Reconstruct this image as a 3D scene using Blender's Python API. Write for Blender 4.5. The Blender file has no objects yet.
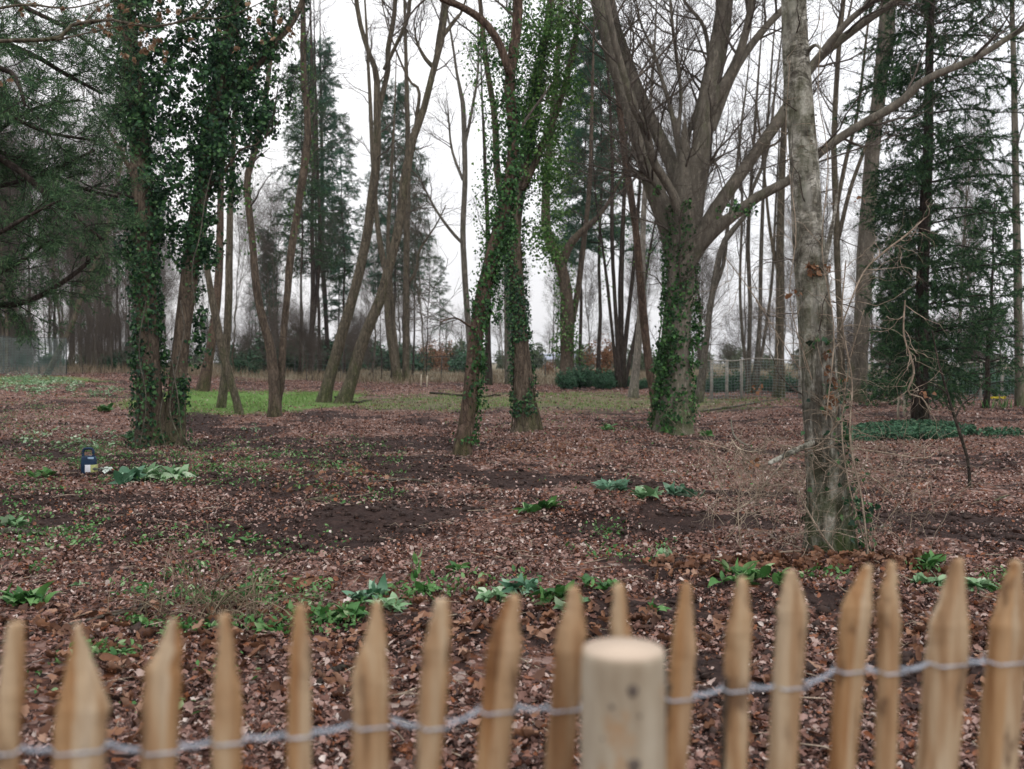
import bpy, math
import numpy as np
from mathutils import Vector

SC = bpy.context.scene
COL = SC.collection
rng = np.random.default_rng(11)
SKYV = 9.8
EXPO = 0.38
HAZE = 0.00025
PI = math.pi

# ------------------------------------------------------------------ camera
CAM_Z = 1.5
FPX = 35.0 / 36.0 * 1024
PITCH = math.atan(22.5 / FPX)
cp, sp = math.cos(PITCH), math.sin(PITCH)


def P(px, py, Y):
    """the point at depth Y metres seen in the photograph at (px, py)"""
    a = (px - 512.0) / FPX
    b = (384.5 - py) / FPX
    dy, dz = cp + b * sp, -sp + b * cp
    t = Y / dy
    return np.array([a * t, Y, CAM_Z + dz * t])


# ------------------------------------------------------------------ noise and terrain
TAB = np.random.default_rng(3).random((256, 256))


def vn(x, y, s=0):
    x = np.asarray(x, float) + 31.7 * s + 1000
    y = np.asarray(y, float) + 17.3 * s + 1000
    xi, yi = np.floor(x).astype(int), np.floor(y).astype(int)
    fx, fy = x - xi, y - yi
    fx, fy = fx * fx * (3 - 2 * fx), fy * fy * (3 - 2 * fy)
    g = lambda i, j: TAB[(xi + i) & 255, (yi + j) & 255]
    return (g(0, 0) * (1 - fx) + g(1, 0) * fx) * (1 - fy) + (g(0, 1) * (1 - fx) + g(1, 1) * fx) * fy


def fbm(x, y, s=0, o=4):
    t, a, n = 0, 0.5, 0
    for k in range(o):
        t = t + a * vn(np.asarray(x) * 2 ** k, np.asarray(y) * 2 ** k, s + k * 3)
        n += a
        a *= 0.5
    return t / n


def ss(t):
    t = np.clip(t, 0, 1)
    return t * t * (3 - 2 * t)


MOUNDS = []   # x, y, radius x, radius y, height


def H(x, y):
    x = np.asarray(x, float)
    y = np.asarray(y, float)
    h = 0.5 * ss((-x - 6) / 14) * ss((y - 18) / 22) + 0.45 * ss((y - 22) / 25)
    near = 1 - ss((y - 60) / 60)
    h = h + near * (0.16 * (vn(x / 4.5, y / 4.5, 1) - .5) + 0.09 * (vn(x / 1.6, y / 1.6, 2) - .5)
                    + 0.06 * (vn(x / .6, y / .6, 3) - .5) + 0.035 * (vn(x / .24, y / .24, 4) - .5))
    h = h + near * 0.022 * (vn(x / .09, y / .09, 5) - .5) * (y < 20)
    for mx, my, rx, ry, mh in MOUNDS:
        d = ((x - mx) / rx) ** 2 + ((y - my) / ry) ** 2
        h = h + mh * np.exp(-d * 1.2) * (0.7 + 0.6 * vn(x / .15, y / .15, 9))
    return h


YS = np.concatenate([np.arange(2.2, 30, .04), np.arange(30, 90, .2), np.arange(90, 400, 1.0)])


def hit(px, py):
    """where the ray through (px, py) meets the ground"""
    a = (px - 512.0) / FPX
    b = (384.5 - py) / FPX
    t = YS / (cp + b * sp)
    X = a * t
    Z = CAM_Z + (-sp + b * cp) * t
    below = np.nonzero(Z <= H(X, YS))[0]
    i = below[0] if len(below) else len(YS) - 1
    return np.array([X[i], YS[i], float(H(X[i], YS[i]))])


for q in ((628, 519, .95, .55, .17), (340, 522, .8, .5, .10), (590, 606, .28, .2, .07), (70, 392, 1.6, 1.2, .1)):
    g_ = hit(q[0], q[1])
    MOUNDS.append((g_[0], g_[1], q[2], q[3], q[4]))

# ------------------------------------------------------------------ mesh helpers


def mesh_np(name, V, quads=None, tris=None, smooth=False):
    me = bpy.data.meshes.new(name)
    V = np.ascontiguousarray(V, dtype=np.float32)
    nq = 0 if quads is None else len(quads)
    nt = 0 if tris is None else len(tris)
    parts = []
    if nq:
        parts.append(np.asarray(quads, np.int32).ravel())
    if nt:
        parts.append(np.asarray(tris, np.int32).ravel())
    loops = np.concatenate(parts)
    starts = np.concatenate([np.arange(nq) * 4, nq * 4 + np.arange(nt) * 3]).astype(np.int32)
    me.vertices.add(len(V))
    me.vertices.foreach_set('co', V.ravel())
    me.loops.add(len(loops))
    me.loops.foreach_set('vertex_index', loops)
    me.polygons.add(nq + nt)
    me.polygons.foreach_set('loop_start', starts)
    if smooth:
        me.polygons.foreach_set('use_smooth', np.ones(nq + nt, bool))
    me.update(calc_edges=True)
    return me


class MB:
    """collects tubes, blades, leaves and boxes into ONE mesh"""

    def __init__(self):
        self.V, self.Q, self.T, self.n = [], [], [], 0

    def add(self, V, Q=None, T=None):
        V = np.asarray(V, float).reshape(-1, 3)
        if Q is not None and len(Q):
            self.Q.append(np.asarray(Q).reshape(-1, 4) + self.n)
        if T is not None and len(T):
            self.T.append(np.asarray(T).reshape(-1, 3) + self.n)
        self.V.append(V)
        self.n += len(V)
        return self

    def tubes(self, Pm, R, sides=6, lump=0.0, caps=False, flare=0.0):
        Pm = np.asarray(Pm, float)
        R = np.asarray(R, float)
        if Pm.ndim == 2:
            Pm, R = Pm[None], R[None]
        m, n, _ = Pm.shape
        if m == 0:
            return self
        T = np.gradient(Pm, axis=1)
        T /= np.linalg.norm(T, axis=2, keepdims=True) + 1e-9
        mean = T.mean(axis=1)
        ref = np.where(np.abs(mean[:, 2:3]) > .7, np.array([[1., .13, 0]]), np.array([[.05, 0, 1.]]))
        U = np.cross(T, ref[:, None, :])
        U /= np.linalg.norm(U, axis=2, keepdims=True) + 1e-9
        W = np.cross(T, U)
        th = np.arange(sides) / sides * 2 * PI
        rr = R[:, :, None] * np.ones(sides)
        if lump or flare:
            s = np.concatenate([np.zeros((m, 1)), np.cumsum(np.linalg.norm(np.diff(Pm, axis=1), axis=2), axis=1)], 1)[:, :, None]
            ph = rng.random((m, 6)) * 6.28
            q = [ph[:, i][:, None, None] for i in range(6)]
            rr = rr * (1 + lump * (.9 * np.sin(2 * th + q[0] + s * 1.1) + .8 * np.sin(3 * th + q[1] - s * 1.9) + .5 * np.sin(5 * th + q[2] + s * 3.1)
                                   + .7 * np.sin(th + q[3] + s * 4.3) + .35 * np.sin(7 * th + q[4] - s * 7.)))
            if flare:
                rr = rr * (1 + flare * np.exp(-s / .35) * (1 + .8 * np.sin(4 * th + q[5]) + .5 * np.sin(7 * th + q[0])))
        V = Pm[:, :, None, :] + rr[..., None] * (np.cos(th)[:, None] * U[:, :, None, :] + np.sin(th)[:, None] * W[:, :, None, :])
        i = np.arange(m)[:, None, None] * n * sides
        j = np.arange(n - 1)[None, :, None] * sides
        k = np.arange(sides)[None, None, :]
        k2 = (k + 1) % sides
        Q = np.stack([i + j + k, i + j + k2, i + j + sides + k2, i + j + sides + k], -1).reshape(-1, 4)
        T3 = None
        VV = V.reshape(-1, 3)
        if caps:
            base = m * n * sides
            VV = np.concatenate([VV, Pm[:, 0], Pm[:, -1]])
            a = np.arange(m)[:, None]
            kk = np.arange(sides)[None]
            kk2 = (kk + 1) % sides
            t1 = np.stack([base + a + 0 * kk, a * n * sides + kk2, a * n * sides + kk], -1)
            e = a * n * sides + (n - 1) * sides
            t2 = np.stack([base + m + a + 0 * kk, e + kk, e + kk2], -1)
            T3 = np.concatenate([t1.reshape(-1, 3), t2.reshape(-1, 3)])
        return self.add(VV, Q, T3)

    def inst(self, tv, Q, T, pos, X, Y, Z, sc):
        """template verts placed N times in the frames X, Y, Z"""
        tv = np.asarray(tv, float)
        N = len(pos)
        if N == 0:
            return self
        sc = np.asarray(sc, float)
        if sc.ndim == 1:
            sc = np.repeat(sc[:, None], 3, 1)
        if tv.ndim == 2:
            tv = np.repeat(tv[None], N, 0)
        k = tv.shape[1]
        t = tv * sc[:, None, :]
        V = pos[:, None, :] + t[..., 0:1] * X[:, None, :] + t[..., 1:2] * Y[:, None, :] + t[..., 2:3] * Z[:, None, :]
        o = (np.arange(N) * k)[:, None, None]
        QQ = (np.asarray(Q)[None] + o).reshape(-1, 4) if Q is not None else None
        TT = (np.asarray(T)[None] + o).reshape(-1, 3) if T is not None else None
        return self.add(V.reshape(-1, 3), QQ, TT)

    def box(self, c, s, rz=0):
        c, s = np.asarray(c, float), np.asarray(s, float) / 2
        v = np.array([[x, y, z] for z in (-1, 1) for x, y in ((-1, -1), (1, -1), (1, 1), (-1, 1))], float) * s
        cr, sr = math.cos(rz), math.sin(rz)
        v = np.stack([v[:, 0] * cr - v[:, 1] * sr, v[:, 0] * sr + v[:, 1] * cr, v[:, 2]], 1) + c
        return self.add(v, [[3, 2, 1, 0], [4, 5, 6, 7], [0, 1, 5, 4], [1, 2, 6, 5], [2, 3, 7, 6], [3, 0, 4, 7]])

    def build(self, name, mat, parent=None, origin=None, smooth=True, label=None):
        V = np.concatenate(self.V)
        if origin is None:
            origin = parent['_o'] if parent is not None else (0, 0, 0)
        V = V - np.asarray(origin)
        me = mesh_np(name, V, np.concatenate(self.Q) if self.Q else None, np.concatenate(self.T) if self.T else None, smooth)
        me.materials.append(mat)
        o = bpy.data.objects.new(name, me)
        COL.objects.link(o)
        if parent is not None:
            o.parent = parent
        else:
            o.location = origin
        if label:
            o['label'] = label
        return o


def unit(v):
    return v / (np.linalg.norm(v, axis=-1, keepdims=True) + 1e-9)


def frames(dirs, nrm):
    X = unit(dirs)
    Z = unit(nrm - (nrm * X).sum(-1, keepdims=True) * X)
    Y = np.cross(Z, X)
    return X, Y, Z


def tag(o, label=None, cat=None, group=None, kind=None):
    if label: o['label'] = label
    if cat: o['category'] = cat
    if group: o['group'] = group
    if kind: o['kind'] = kind
    return o


ROOTS = []


def empty(name, loc, label=None, cat=None, group=None):
    o = bpy.data.objects.new(name, None)
    o.empty_display_size = .2
    COL.objects.link(o)
    o.location = loc
    o['_o'] = [float(v) for v in loc]
    ROOTS.append(o)
    return tag(o, label, cat, group)


def copy_tree(o, loc, rz, sc, label=None, group=None):
    c = o.copy()
    COL.objects.link(c)
    c.location = loc
    c.rotation_euler = (0, 0, rz)
    c.scale = (sc, sc, sc) if np.isscalar(sc) else sc
    for ch in list(o.children):
        d = ch.copy()
        COL.objects.link(d)
        d.parent = c
    if label: c['label'] = label
    if group: c['group'] = group
    return c


# ------------------------------------------------------------------ branches
def smooth_path(C, n):
    """Catmull-Rom through control rows C (k, d), resampled to n rows"""
    C = np.asarray(C, float)
    k = len(C)
    E = np.vstack([2 * C[0] - C[1], C, 2 * C[-1] - C[-2]])
    L = np.concatenate([[0], np.cumsum(np.linalg.norm(np.diff(C[:, :3], axis=0), axis=1))])
    u = np.interp(np.linspace(0, L[-1], n), L, np.arange(k))
    i = np.minimum(u.astype(int), k - 2)
    t = (u - i)[:, None]
    p0, p1, p2, p3 = E[i], E[i + 1], E[i + 2], E[i + 3]
    return .5 * (2 * p1 + (p2 - p0) * t + (2 * p0 - 5 * p1 + 4 * p2 - p3) * t ** 2 + (3 * p1 - p0 - 3 * p2 + p3) * t ** 3)


def limb(pts, Y, dy0=0., dy1=0., n=22, jit=.0):
    """pts: (px, py, width in px); returns world polyline and radii"""
    rows = []
    m = len(pts)
    for i, q in enumerate(pts):
        Yi = Y + dy0 + (dy1 - dy0) * i / max(m - 1, 1)
        w = P(q[0], q[1], Yi)
        rows.append([w[0], w[1], w[2], q[2] * .44 * Yi / FPX])
    S = smooth_path(rows, n)
    if jit:
        S[:, :3] += (rng.random((n, 3)) - .5) * jit * S[:, 3:4]
    return S[:, :3], np.maximum(S[:, 3], .002)


def spawn(Pm, R, k, t0=.2, t1=1., L=1., ang=.8, n=6, wander=.15, up=.05, rf=.5, rmax=9, rmin=.003, lvar=.5, lt=.4, tip=.25):
    m, N, _ = Pm.shape
    t = (t0 + (t1 - t0) * (np.arange(k)[None] + rng.random((m, k))) / k) * (N - 1)
    i = np.minimum(t.astype(int), N - 2)
    f = (t - i)[..., None]
    r_ = np.arange(m)[:, None]
    a, b = Pm[r_, i], Pm[r_, i + 1]
    pos = (a * (1 - f) + b * f).reshape(-1, 3)
    tan = unit(b - a).reshape(-1, 3)
    pr = (R[r_, i] * (1 - f[..., 0]) + R[r_, i + 1] * f[..., 0]).reshape(-1)
    M = m * k
    perp = unit(np.cross(tan, rng.normal(size=(M, 3))))
    an = (ang * (.7 + .6 * rng.random(M)))[:, None]
    d = np.cos(an) * tan + np.sin(an) * perp
    ln = L * (1 - lt * (t.reshape(-1) / (N - 1))) * (1 - lvar / 2 + lvar * rng.random(M))
    step = (ln / (n - 1))[:, None]
    out = [pos]
    for _ in range(n - 1):
        d = unit(d + wander * rng.normal(size=(M, 3)) + np.array([0, 0, up]))
        pos = pos + d * step
        out.append(pos)
    Q = np.stack(out, 1)
    r0 = np.clip(pr * rf, rmin, rmax)[:, None]
    return Q, np.maximum(r0 * (1 - (1 - tip) * np.linspace(0, 1, n))[None], rmin * .6)


# ------------------------------------------------------------------ materials
class Mat:
    def __init__(self, name, rough=.8, spec=.3):
        self.m = bpy.data.materials.new(name)
        self.m.use_nodes = True
        self.t = self.m.node_tree
        self.b = self.t.nodes['Principled BSDF']
        self.b.inputs['Roughness'].default_value = rough
        self.b.inputs['Specular IOR Level'].default_value = spec

    def n(self, typ, props=None, **ins):
        nd = self.t.nodes.new(typ)
        for k, v in (props or {}).items():
            setattr(nd, k, v)
        for k, v in ins.items():
            key = int(k[1:]) if k[0] == '_' and k[1:].isdigit() else k.replace('_', ' ')
            self.put(nd.inputs[key], v)
        return nd

    def put(self, sock, v):
        if isinstance(v, bpy.types.NodeSocket):
            self.t.links.new(v, sock)
        elif isinstance(v, (tuple, list)) and len(v) == 3 and sock.type == 'RGBA':
            sock.default_value = (*v, 1)
        else:
            sock.default_value = v

    def obj(self, scale=(1, 1, 1)):
        c = self.n('ShaderNodeTexCoord').outputs['Object']
        return self.n('ShaderNodeMapping', Vector=c, Scale=scale).outputs[0]

    def noise(self, vec, scale, detail=4, rough=.6):
        return self.n('ShaderNodeTexNoise', Vector=vec, Scale=scale, Detail=detail, Roughness=rough).outputs['Fac']

    def ramp(self, fac, stops, interp='LINEAR'):
        nd = self.n('ShaderNodeValToRGB', Fac=fac)
        cr = nd.color_ramp
        cr.interpolation = interp
        while len(cr.elements) < len(stops):
            cr.elements.new(.5)
        for e, (p, c) in zip(cr.elements, stops):
            e.position = p
            e.color = (*c, 1) if isinstance(c, tuple) else (c, c, c, 1)
        return nd.outputs['Color']

    def mix(self, fac, a, b, mode='MIX'):
        nd = self.n('ShaderNodeMix', {'data_type': 'RGBA', 'blend_type': mode})
        self.put(nd.inputs[0], fac)
        self.put(nd.inputs[6], a)
        self.put(nd.inputs[7], b)
        return nd.outputs[2]

    def math(self, op, a, b=0.):
        nd = self.n('ShaderNodeMath', {'operation': op})
        self.put(nd.inputs[0], a)
        self.put(nd.inputs[1], b)
        return nd.outputs[0]

    def bump(self, h, strength=.5, dist=.02):
        nd = self.n('ShaderNodeBump', Height=h, Strength=strength, Distance=dist)
        self.put(self.b.inputs['Normal'], nd.outputs[0])

    def color(self, c):
        self.put(self.b.inputs['Base Color'], c)
        return self


def bark(name, dark, light, moss=(.05, .08, .02), moss_amt=.4, sc=9., stretch=.18, bump=.7, dist=.03, ck=.5):
    M = Mat(name, .9, .08)
    v = M.obj((1, 1, stretch))
    n1 = M.noise(v, sc, 8, .65)
    n2 = M.noise(M.obj((1, 1, .5)), 2.2, 4)
    wv_ = M.n('ShaderNodeVectorMath', {'operation': 'ADD'}, _0=v, _1=M.n('ShaderNodeVectorMath', {'operation': 'SCALE'}, _0=M.n('ShaderNodeTexNoise', Vector=M.obj(), Scale=6., Detail=4.).outputs['Color'], Scale=.14).outputs[0]).outputs[0]
    vor = M.n('ShaderNodeTexVoronoi', {'feature': 'DISTANCE_TO_EDGE'}, Vector=wv_, Scale=sc * 1.6).outputs['Distance']
    crack = M.ramp(vor, [(0., 0.), (.18, 1.)])
    c = M.ramp(n1, [(.3, dark), (.72, light)])
    c = M.mix(M.ramp(n2, [(.35, 0.), (.7, .5)]), c, tuple(x * .6 for x in light))
    zz = M.n('ShaderNodeSeparateXYZ', Vector=M.obj()).outputs[2]
    foot = M.n('ShaderNodeMapRange', Value=zz, _1=2.2, _2=.1).outputs[0]
    mm = M.ramp(M.math('ADD', M.noise(M.obj((1, 1, .4)), 2.1, 6, .7), M.math('MULTIPLY', foot, .16 * (moss_amt > .12))), [(.66 - moss_amt * .3, 0.), (.78 - moss_amt * .1, 1.)])
    c = M.mix(M.math('MULTIPLY', mm, min(1., moss_amt + .3)), c, M.ramp(M.noise(M.obj(), 30., 3), [(.3, tuple(x * .6 for x in moss)), (.7, tuple(x * 1.5 for x in moss))]))
    c = M.mix(M.math('MULTIPLY', M.math('SUBTRACT', 1., crack), ck), c, tuple(x * .35 for x in dark))
    pt = M.ramp(M.noise(M.obj((1, 1, .35)), 13., 6, .75), [(.52, 0.), (.66, .55)])
    c = M.mix(pt, c, tuple(min(1, x * 1.5) for x in light))
    M.color(c)
    M.bump(M.math('ADD', M.math('MULTIPLY', n1, 1.), M.math('MULTIPLY', crack, ck)), bump, dist)
    return M.m


def leafy(name, stops, rough=.5, spec=.4, trans=.0, vein=False):
    M = Mat(name, rough, spec)
    r = M.n('ShaderNodeNewGeometry').outputs['Random Per Island']
    c = M.ramp(r, stops)
    nz = M.noise(M.obj(), 70. if name == 'leaf_litter' else 25., 4)
    c = M.mix(M.ramp(nz, [(.3, 0.), (.75, .45)]), c, M.mix(1., c, (.45, .45, .5), 'MULTIPLY'))
    M.color(c)
    if trans:
        tr = M.n('ShaderNodeBsdfTranslucent', Color=c)
        mx = M.n('ShaderNodeMixShader', Fac=trans)
        M.t.links.new(M.b.outputs[0], mx.inputs[1])
        M.t.links.new(tr.outputs[0], mx.inputs[2])
        M.t.links.new(mx.outputs[0], M.t.nodes['Material Output'].inputs['Surface'])
    return M.m


M_BARK = {
    'grey': bark('bark_grey_brown', (.05, .044, .036), (.18, .16, .13), moss_amt=.25),
    'mossy': bark('bark_mossy', (.045, .038, .029), (.165, .138, .10), (.06, .075, .025), .42),
    'brown': bark('bark_warm_brown', (.042, .032, .025), (.155, .12, .088), (.05, .06, .02), .25),
    'red': bark('bark_reddish', (.042, .029, .022), (.145, .10, .075), (.05, .06, .02), .3),
    'dark': bark('bark_dark', (.018, .014, .012), (.07, .055, .045), (.03, .045, .02), .2),
    'pale': bark('bark_pale', (.10, .09, .075), (.27, .24, .20), (.08, .09, .04), .3),
    'smooth': bark('bark_smooth_grey', (.05, .044, .035), (.20, .175, .14), (.07, .085, .035), .42, sc=8., stretch=.22, bump=.8, dist=.04, ck=.12),
    'twig': bark('bark_twig', (.055, .045, .038), (.14, .118, .098), (.06, .07, .03), .15, sc=20, bump=.2, dist=.004),
    'twigdark': bark('bark_twig_dark', (.02, .017, .015), (.06, .05, .042), (.03, .04, .02), .2, sc=20, bump=.2, dist=.004),
    'tan': bark('bark_tan_stem', (.16, .12, .085), (.42, .34, .26), (.10, .10, .05), .1, sc=20, bump=.2, dist=.004),
}


def birch_mat():
    M = Mat('birch_bark', .85, .1)
    v = M.obj()
    base = M.ramp(M.noise(M.obj((1, 1, .7)), 10., 9, .75), [(.34, (.035, .032, .024)), (.43, (.13, .122, .095)), (.52, (.26, .245, .20)), (.62, (.50, .48, .42))])
    z = M.n('ShaderNodeSeparateXYZ', Vector=v).outputs[2]
    up = M.n('ShaderNodeMapRange', Value=z, _1=1.3, _2=2.5).outputs[0]
    warp = M.n('ShaderNodeVectorMath', {'operation': 'ADD'}, _0=M.obj((1.2, 1.2, 6)), _1=M.n('ShaderNodeTexNoise', Vector=v, Scale=5., Detail=3.).outputs['Color']).outputs[0]
    len_ = M.ramp(M.noise(warp, 5., 6, .8), [(.46, 0.), (.56, 1.)])
    patchy = M.ramp(M.noise(M.obj((1, 1, .8)), 2.6, 4), [(.38, .25), (.6, 1.)])
    base = M.mix(M.math('MULTIPLY', M.math('MULTIPLY', len_, up), M.math('MULTIPLY', patchy, .9)), base, (.055, .048, .038))
    pl = M.ramp(M.noise(M.obj((1, 1, .10)), 11., 6, .65), [(.48, 0.), (.58, 1.)])
    dn = M.math('SUBTRACT', 1., up)
    base = M.mix(M.math('MULTIPLY', M.math('MULTIPLY', pl, dn), .85), base, (.05, .042, .032))
    pale = M.ramp(M.noise(M.obj((1, 1, .25)), 4.2, 4, .6), [(.60, 0.), (.68, .6)])
    base = M.mix(pale, base, (.36, .345, .30))
    green = M.ramp(M.noise(M.obj((1, 1, .3)), 3.4, 5, .7), [(.50, 0.), (.66, .7)])
    base = M.mix(green, base, M.mix(.5, base, (.06, .08, .02)))
    low = M.n('ShaderNodeMapRange', Value=z, _1=.9, _2=.0).outputs[0]
    base = M.mix(M.math('MULTIPLY', low, M.ramp(M.noise(M.obj(), 5., 5), [(.38, 0.), (.5, .95)])), base, (.04, .06, .016))
    scar = M.ramp(M.noise(M.obj((1, 1, .6)), 3.1, 3), [(.68, 0.), (.74, .7)])
    base = M.mix(scar, base, (.035, .03, .025))
    M.color(base)
    h = M.math('ADD', M.noise(M.obj((1, 1, .3)), 14., 8, .7), M.math('MULTIPLY', M.math('SUBTRACT', 1., M.math('MULTIPLY', pl, dn)), .8))
    M.bump(h, 1., .035)
    return M.m


M_BIRCH = birch_mat()
M_IVY = leafy('ivy_dark', [(0, (.006, .022, .012)), (.4, (.016, .058, .024)), (.75, (.042, .12, .036)), (1, (.10, .20, .07))], .5, .22, .18)
M_IVY3 = leafy('ivy_mid', [(0, (.010, .034, .012)), (.5, (.026, .082, .022)), (.85, (.055, .15, .035)), (1, (.10, .21, .06))], .5, .22, .2)
M_IVY2 = leafy('ivy_bright', [(0, (.02, .06, .014)), (.45, (.055, .14, .028)), (.8, (.11, .23, .05)), (1, (.20, .32, .11))], .5, .2, .3)
M_NEEDLE = leafy('needles_dark', [(0, (.012, .035, .018)), (.6, (.034, .088, .038)), (1, (.09, .17, .06))], .7, .12, .2)
M_NEEDLE2 = leafy('needles_blue', [(0, (.025, .07, .045)), (.6, (.055, .14, .085)), (1, (.11, .21, .12))], .7, .12, .25)
M_NEEDLE3 = leafy('needles_soft', [(0, (.02, .05, .026)), (.6, (.065, .135, .06)), (1, (.14, .23, .10))], .7, .12, .3)
M_SHRUB = leafy('shrub_evergreen', [(0, (.018, .05, .028)), (.6, (.045, .115, .06)), (1, (.09, .19, .10))], .6, .15, .15)
M_SHRUBG = leafy('shrub_grey_green', [(0, (.04, .06, .035)), (.6, (.09, .12, .065)), (1, (.16, .19, .10))], .8, .1, .2)
M_RUST = leafy('dead_leaves_rust', [(0, (.10, .045, .022)), (.6, (.22, .10, .045)), (1, (.36, .19, .10))], .6, .3, .3)
M_PLANT = leafy('plant_leaf', [(0, (.03, .10, .025)), (.5, (.07, .19, .045)), (.8, (.13, .27, .08)), (1, (.32, .42, .22))], .5, .25, .2)
M_PALE = leafy('plant_leaf_pale', [(0, (.07, .16, .06)), (.5, (.17, .31, .14)), (1, (.46, .55, .38))], .45, .4, .2)
M_TEAL = leafy('plant_leaf_bluish', [(0, (.04, .12, .06)), (.5, (.11, .24, .14)), (1, (.30, .44, .30))], .5, .4, .15)
LIT = [(0, (.028, .016, .013)), (.17, (.072, .037, .029)), (.36, (.14, .067, .049)), (.48, (.26, .096, .042)), (.54, (.18, .096, .074)), (.70, (.26, .145, .112)), (.87, (.34, .22, .185)), (.965, (.45, .34, .29)), (1, (.62, .53, .47))]
M_LIT = leafy('leaf_litter', LIT, .6, .18, .1)


def ground_mat():
    M = Mat('woodland_floor', .9, .1)
    v = M.obj()
    att = M.n('ShaderNodeAttribute', {'attribute_name': 'zone'}).outputs['Color']
    sep = M.n('ShaderNodeSeparateColor', Color=att)
    bare, grass, dry = sep.outputs[0], sep.outputs[1], sep.outputs[2]
    soil = M.ramp(M.noise(v, 9., 9, .7), [(.3, (.018, .011, .010)), (.55, (.042, .026, .022)), (.8, (.085, .052, .042))])
    vo = M.n('ShaderNodeTexVoronoi', {'feature': 'F1'}, Vector=v, Scale=15., Randomness=1.)
    vo2 = M.n('ShaderNodeTexVoronoi', {'feature': 'F1'}, Vector=v, Scale=24., Randomness=1.)
    r1 = M.n('ShaderNodeSeparateColor', Color=vo.outputs['Color']).outputs[0]
    r2 = M.n('ShaderNodeSeparateColor', Color=vo2.outputs['Color']).outputs[1]
    l1 = M.ramp(r1, [(p, tuple(x * .8 for x in c)) for p, c in LIT])
    l2 = M.ramp(r2, [(p, tuple(x * .8 for x in c)) for p, c in LIT])
    lit = M.mix(M.ramp(M.noise(v, 12., 3), [(.45, 0.), (.55, 1.)]), l1, l2)
    cov = M.ramp(M.math('ADD', M.noise(v, 3.2, 7, .7), M.math('MULTIPLY', bare, -.32)), [(.34, 0.), (.46, .9)])
    c = M.mix(cov, soil, lit)
    g = M.ramp(M.noise(v, 30., 6, .7), [(.3, (.06, .12, .028)), (.6, (.12, .21, .05)), (.85, (.21, .27, .10))])
    c = M.mix(M.ramp(M.math('ADD', grass, M.math('MULTIPLY', M.math('SUBTRACT', M.noise(v, 5., 6, .7), .5), .9)), [(.35, 0.), (.62, 1.)]), c, g)
    d = M.ramp(M.noise(v, 4., 8, .75), [(.3, (.08, .07, .04)), (.55, (.17, .145, .095)), (.8, (.25, .20, .14))])
    c = M.mix(M.ramp(M.math('ADD', dry, M.math('MULTIPLY', M.math('SUBTRACT', M.noise(v, 1.8, 6, .7), .5), .9)), [(.3, 0.), (.8, 1.)]), c, d)
    M.color(c)
    h = M.math('ADD', M.noise(v, 22., 8, .7), M.math('MULTIPLY', vo.outputs['Distance'], .8))
    M.bump(h, .9, .04)
    return M.m


M_DRIFT = leafy('dry_leaf_brown', [(0, (.07, .034, .022)), (.4, (.15, .070, .040)), (.75, (.24, .115, .062)), (1, (.36, .22, .15))], .65, .2, .15)
M_TANLEAF = leafy('withered_oak_leaf', [(0, (.14, .08, .045)), (.6, (.27, .17, .10)), (1, (.40, .28, .18))], .7, .15, .35)
M_GROUND = ground_mat()
# ------------------------------------------------------------------ ground
def band(x, y, pts, w):
    """1 on a strip along pixel points laid on the ground, fading over w metres"""
    G = np.array([hit(*p)[:2] for p in pts])
    best = np.full(np.shape(x), 1e9)
    for a, b in zip(G[:-1], G[1:]):
        ab = b - a
        t = np.clip(((x - a[0]) * ab[0] + (y - a[1]) * ab[1]) / (ab @ ab), 0, 1)
        best = np.minimum(best, np.hypot(x - a[0] - t * ab[0], y - a[1] - t * ab[1]))
    return 1 - ss((best - w * .4) / w)


def blob(x, y, px, py, rx, ry):
    g = hit(px, py)
    return np.exp(-(((x - g[0]) / rx) ** 2 + ((y - g[1]) / ry) ** 2) ** 1.5)


def zones(x, y):
    w = 1.2 * (fbm(x / 2.2, y / 2.2, 20) - .5) * 2
    xx, yy = x + w, y + w * 1.3
    bare = np.maximum.reduce([
        band(xx, yy, [(170, 415), (300, 447), (450, 470), (620, 478), (800, 500), (1100, 545)], .9),
        .8 * band(xx, yy, [(30, 440), (160, 470), (300, 505), (380, 520)], .8),
        .8 * band(xx, yy, [(0, 505), (140, 520), (260, 512)], .7),
        .9 * band(xx, yy, [(880, 505), (960, 520), (1060, 530)], .5),
        blob(xx, yy, 628, 519, .9, .6), blob(xx, yy, 340, 522, .9, .6), blob(xx, yy, 590, 606, .4, .25), blob(xx, yy, 960, 660, .5, .3), blob(xx, yy, 425, 440, 2, 1.5)])
    bare = np.clip(bare + .6 * ss((fbm(x / 1.3, y / .8, 30) - .50) / .15), 0, 1)
    grass = np.maximum.reduce([((xx + 8.6) / 3.9) ** 2 + ((yy - 33.5) / 7.0) ** 2 < 9, x * 0 > 1])
    gd = ((xx + 8.4) / 3.9) ** 2 + ((yy - 33.0) / 5.8) ** 2
    grass = np.clip(1.35 - gd, 0, 1)
    grass = np.maximum(grass, .55 * np.clip(1.3 - ((xx + 20) / 5.) ** 2 - ((yy - 38) / 5.) ** 2, 0, 1))
    grass = np.maximum(grass, .42 * np.clip(1.4 - ((xx - 1) / 8.) ** 2 - ((yy - 33) / 5.) ** 2, 0, 1))
    dry = np.maximum(ss((yy - 46) / 8), .55 * np.clip(1.4 - ((xx - 1) / 9.) ** 2 - ((yy - 33) / 6.) ** 2, 0, 1))
    return bare, grass, dry


def axis(lo, hi, c0, c1, fine, grow):
    a = list(np.arange(c0, c1, fine))
    s, v = fine, c1
    while v < hi:
        a.append(v)
        s *= grow
        v += s
    a.append(hi)
    s, v, b = fine, c0, []
    while v > lo:
        s *= grow
        v -= s
        b.append(max(v, lo))
    return np.array(b[::-1] + a)


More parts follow.
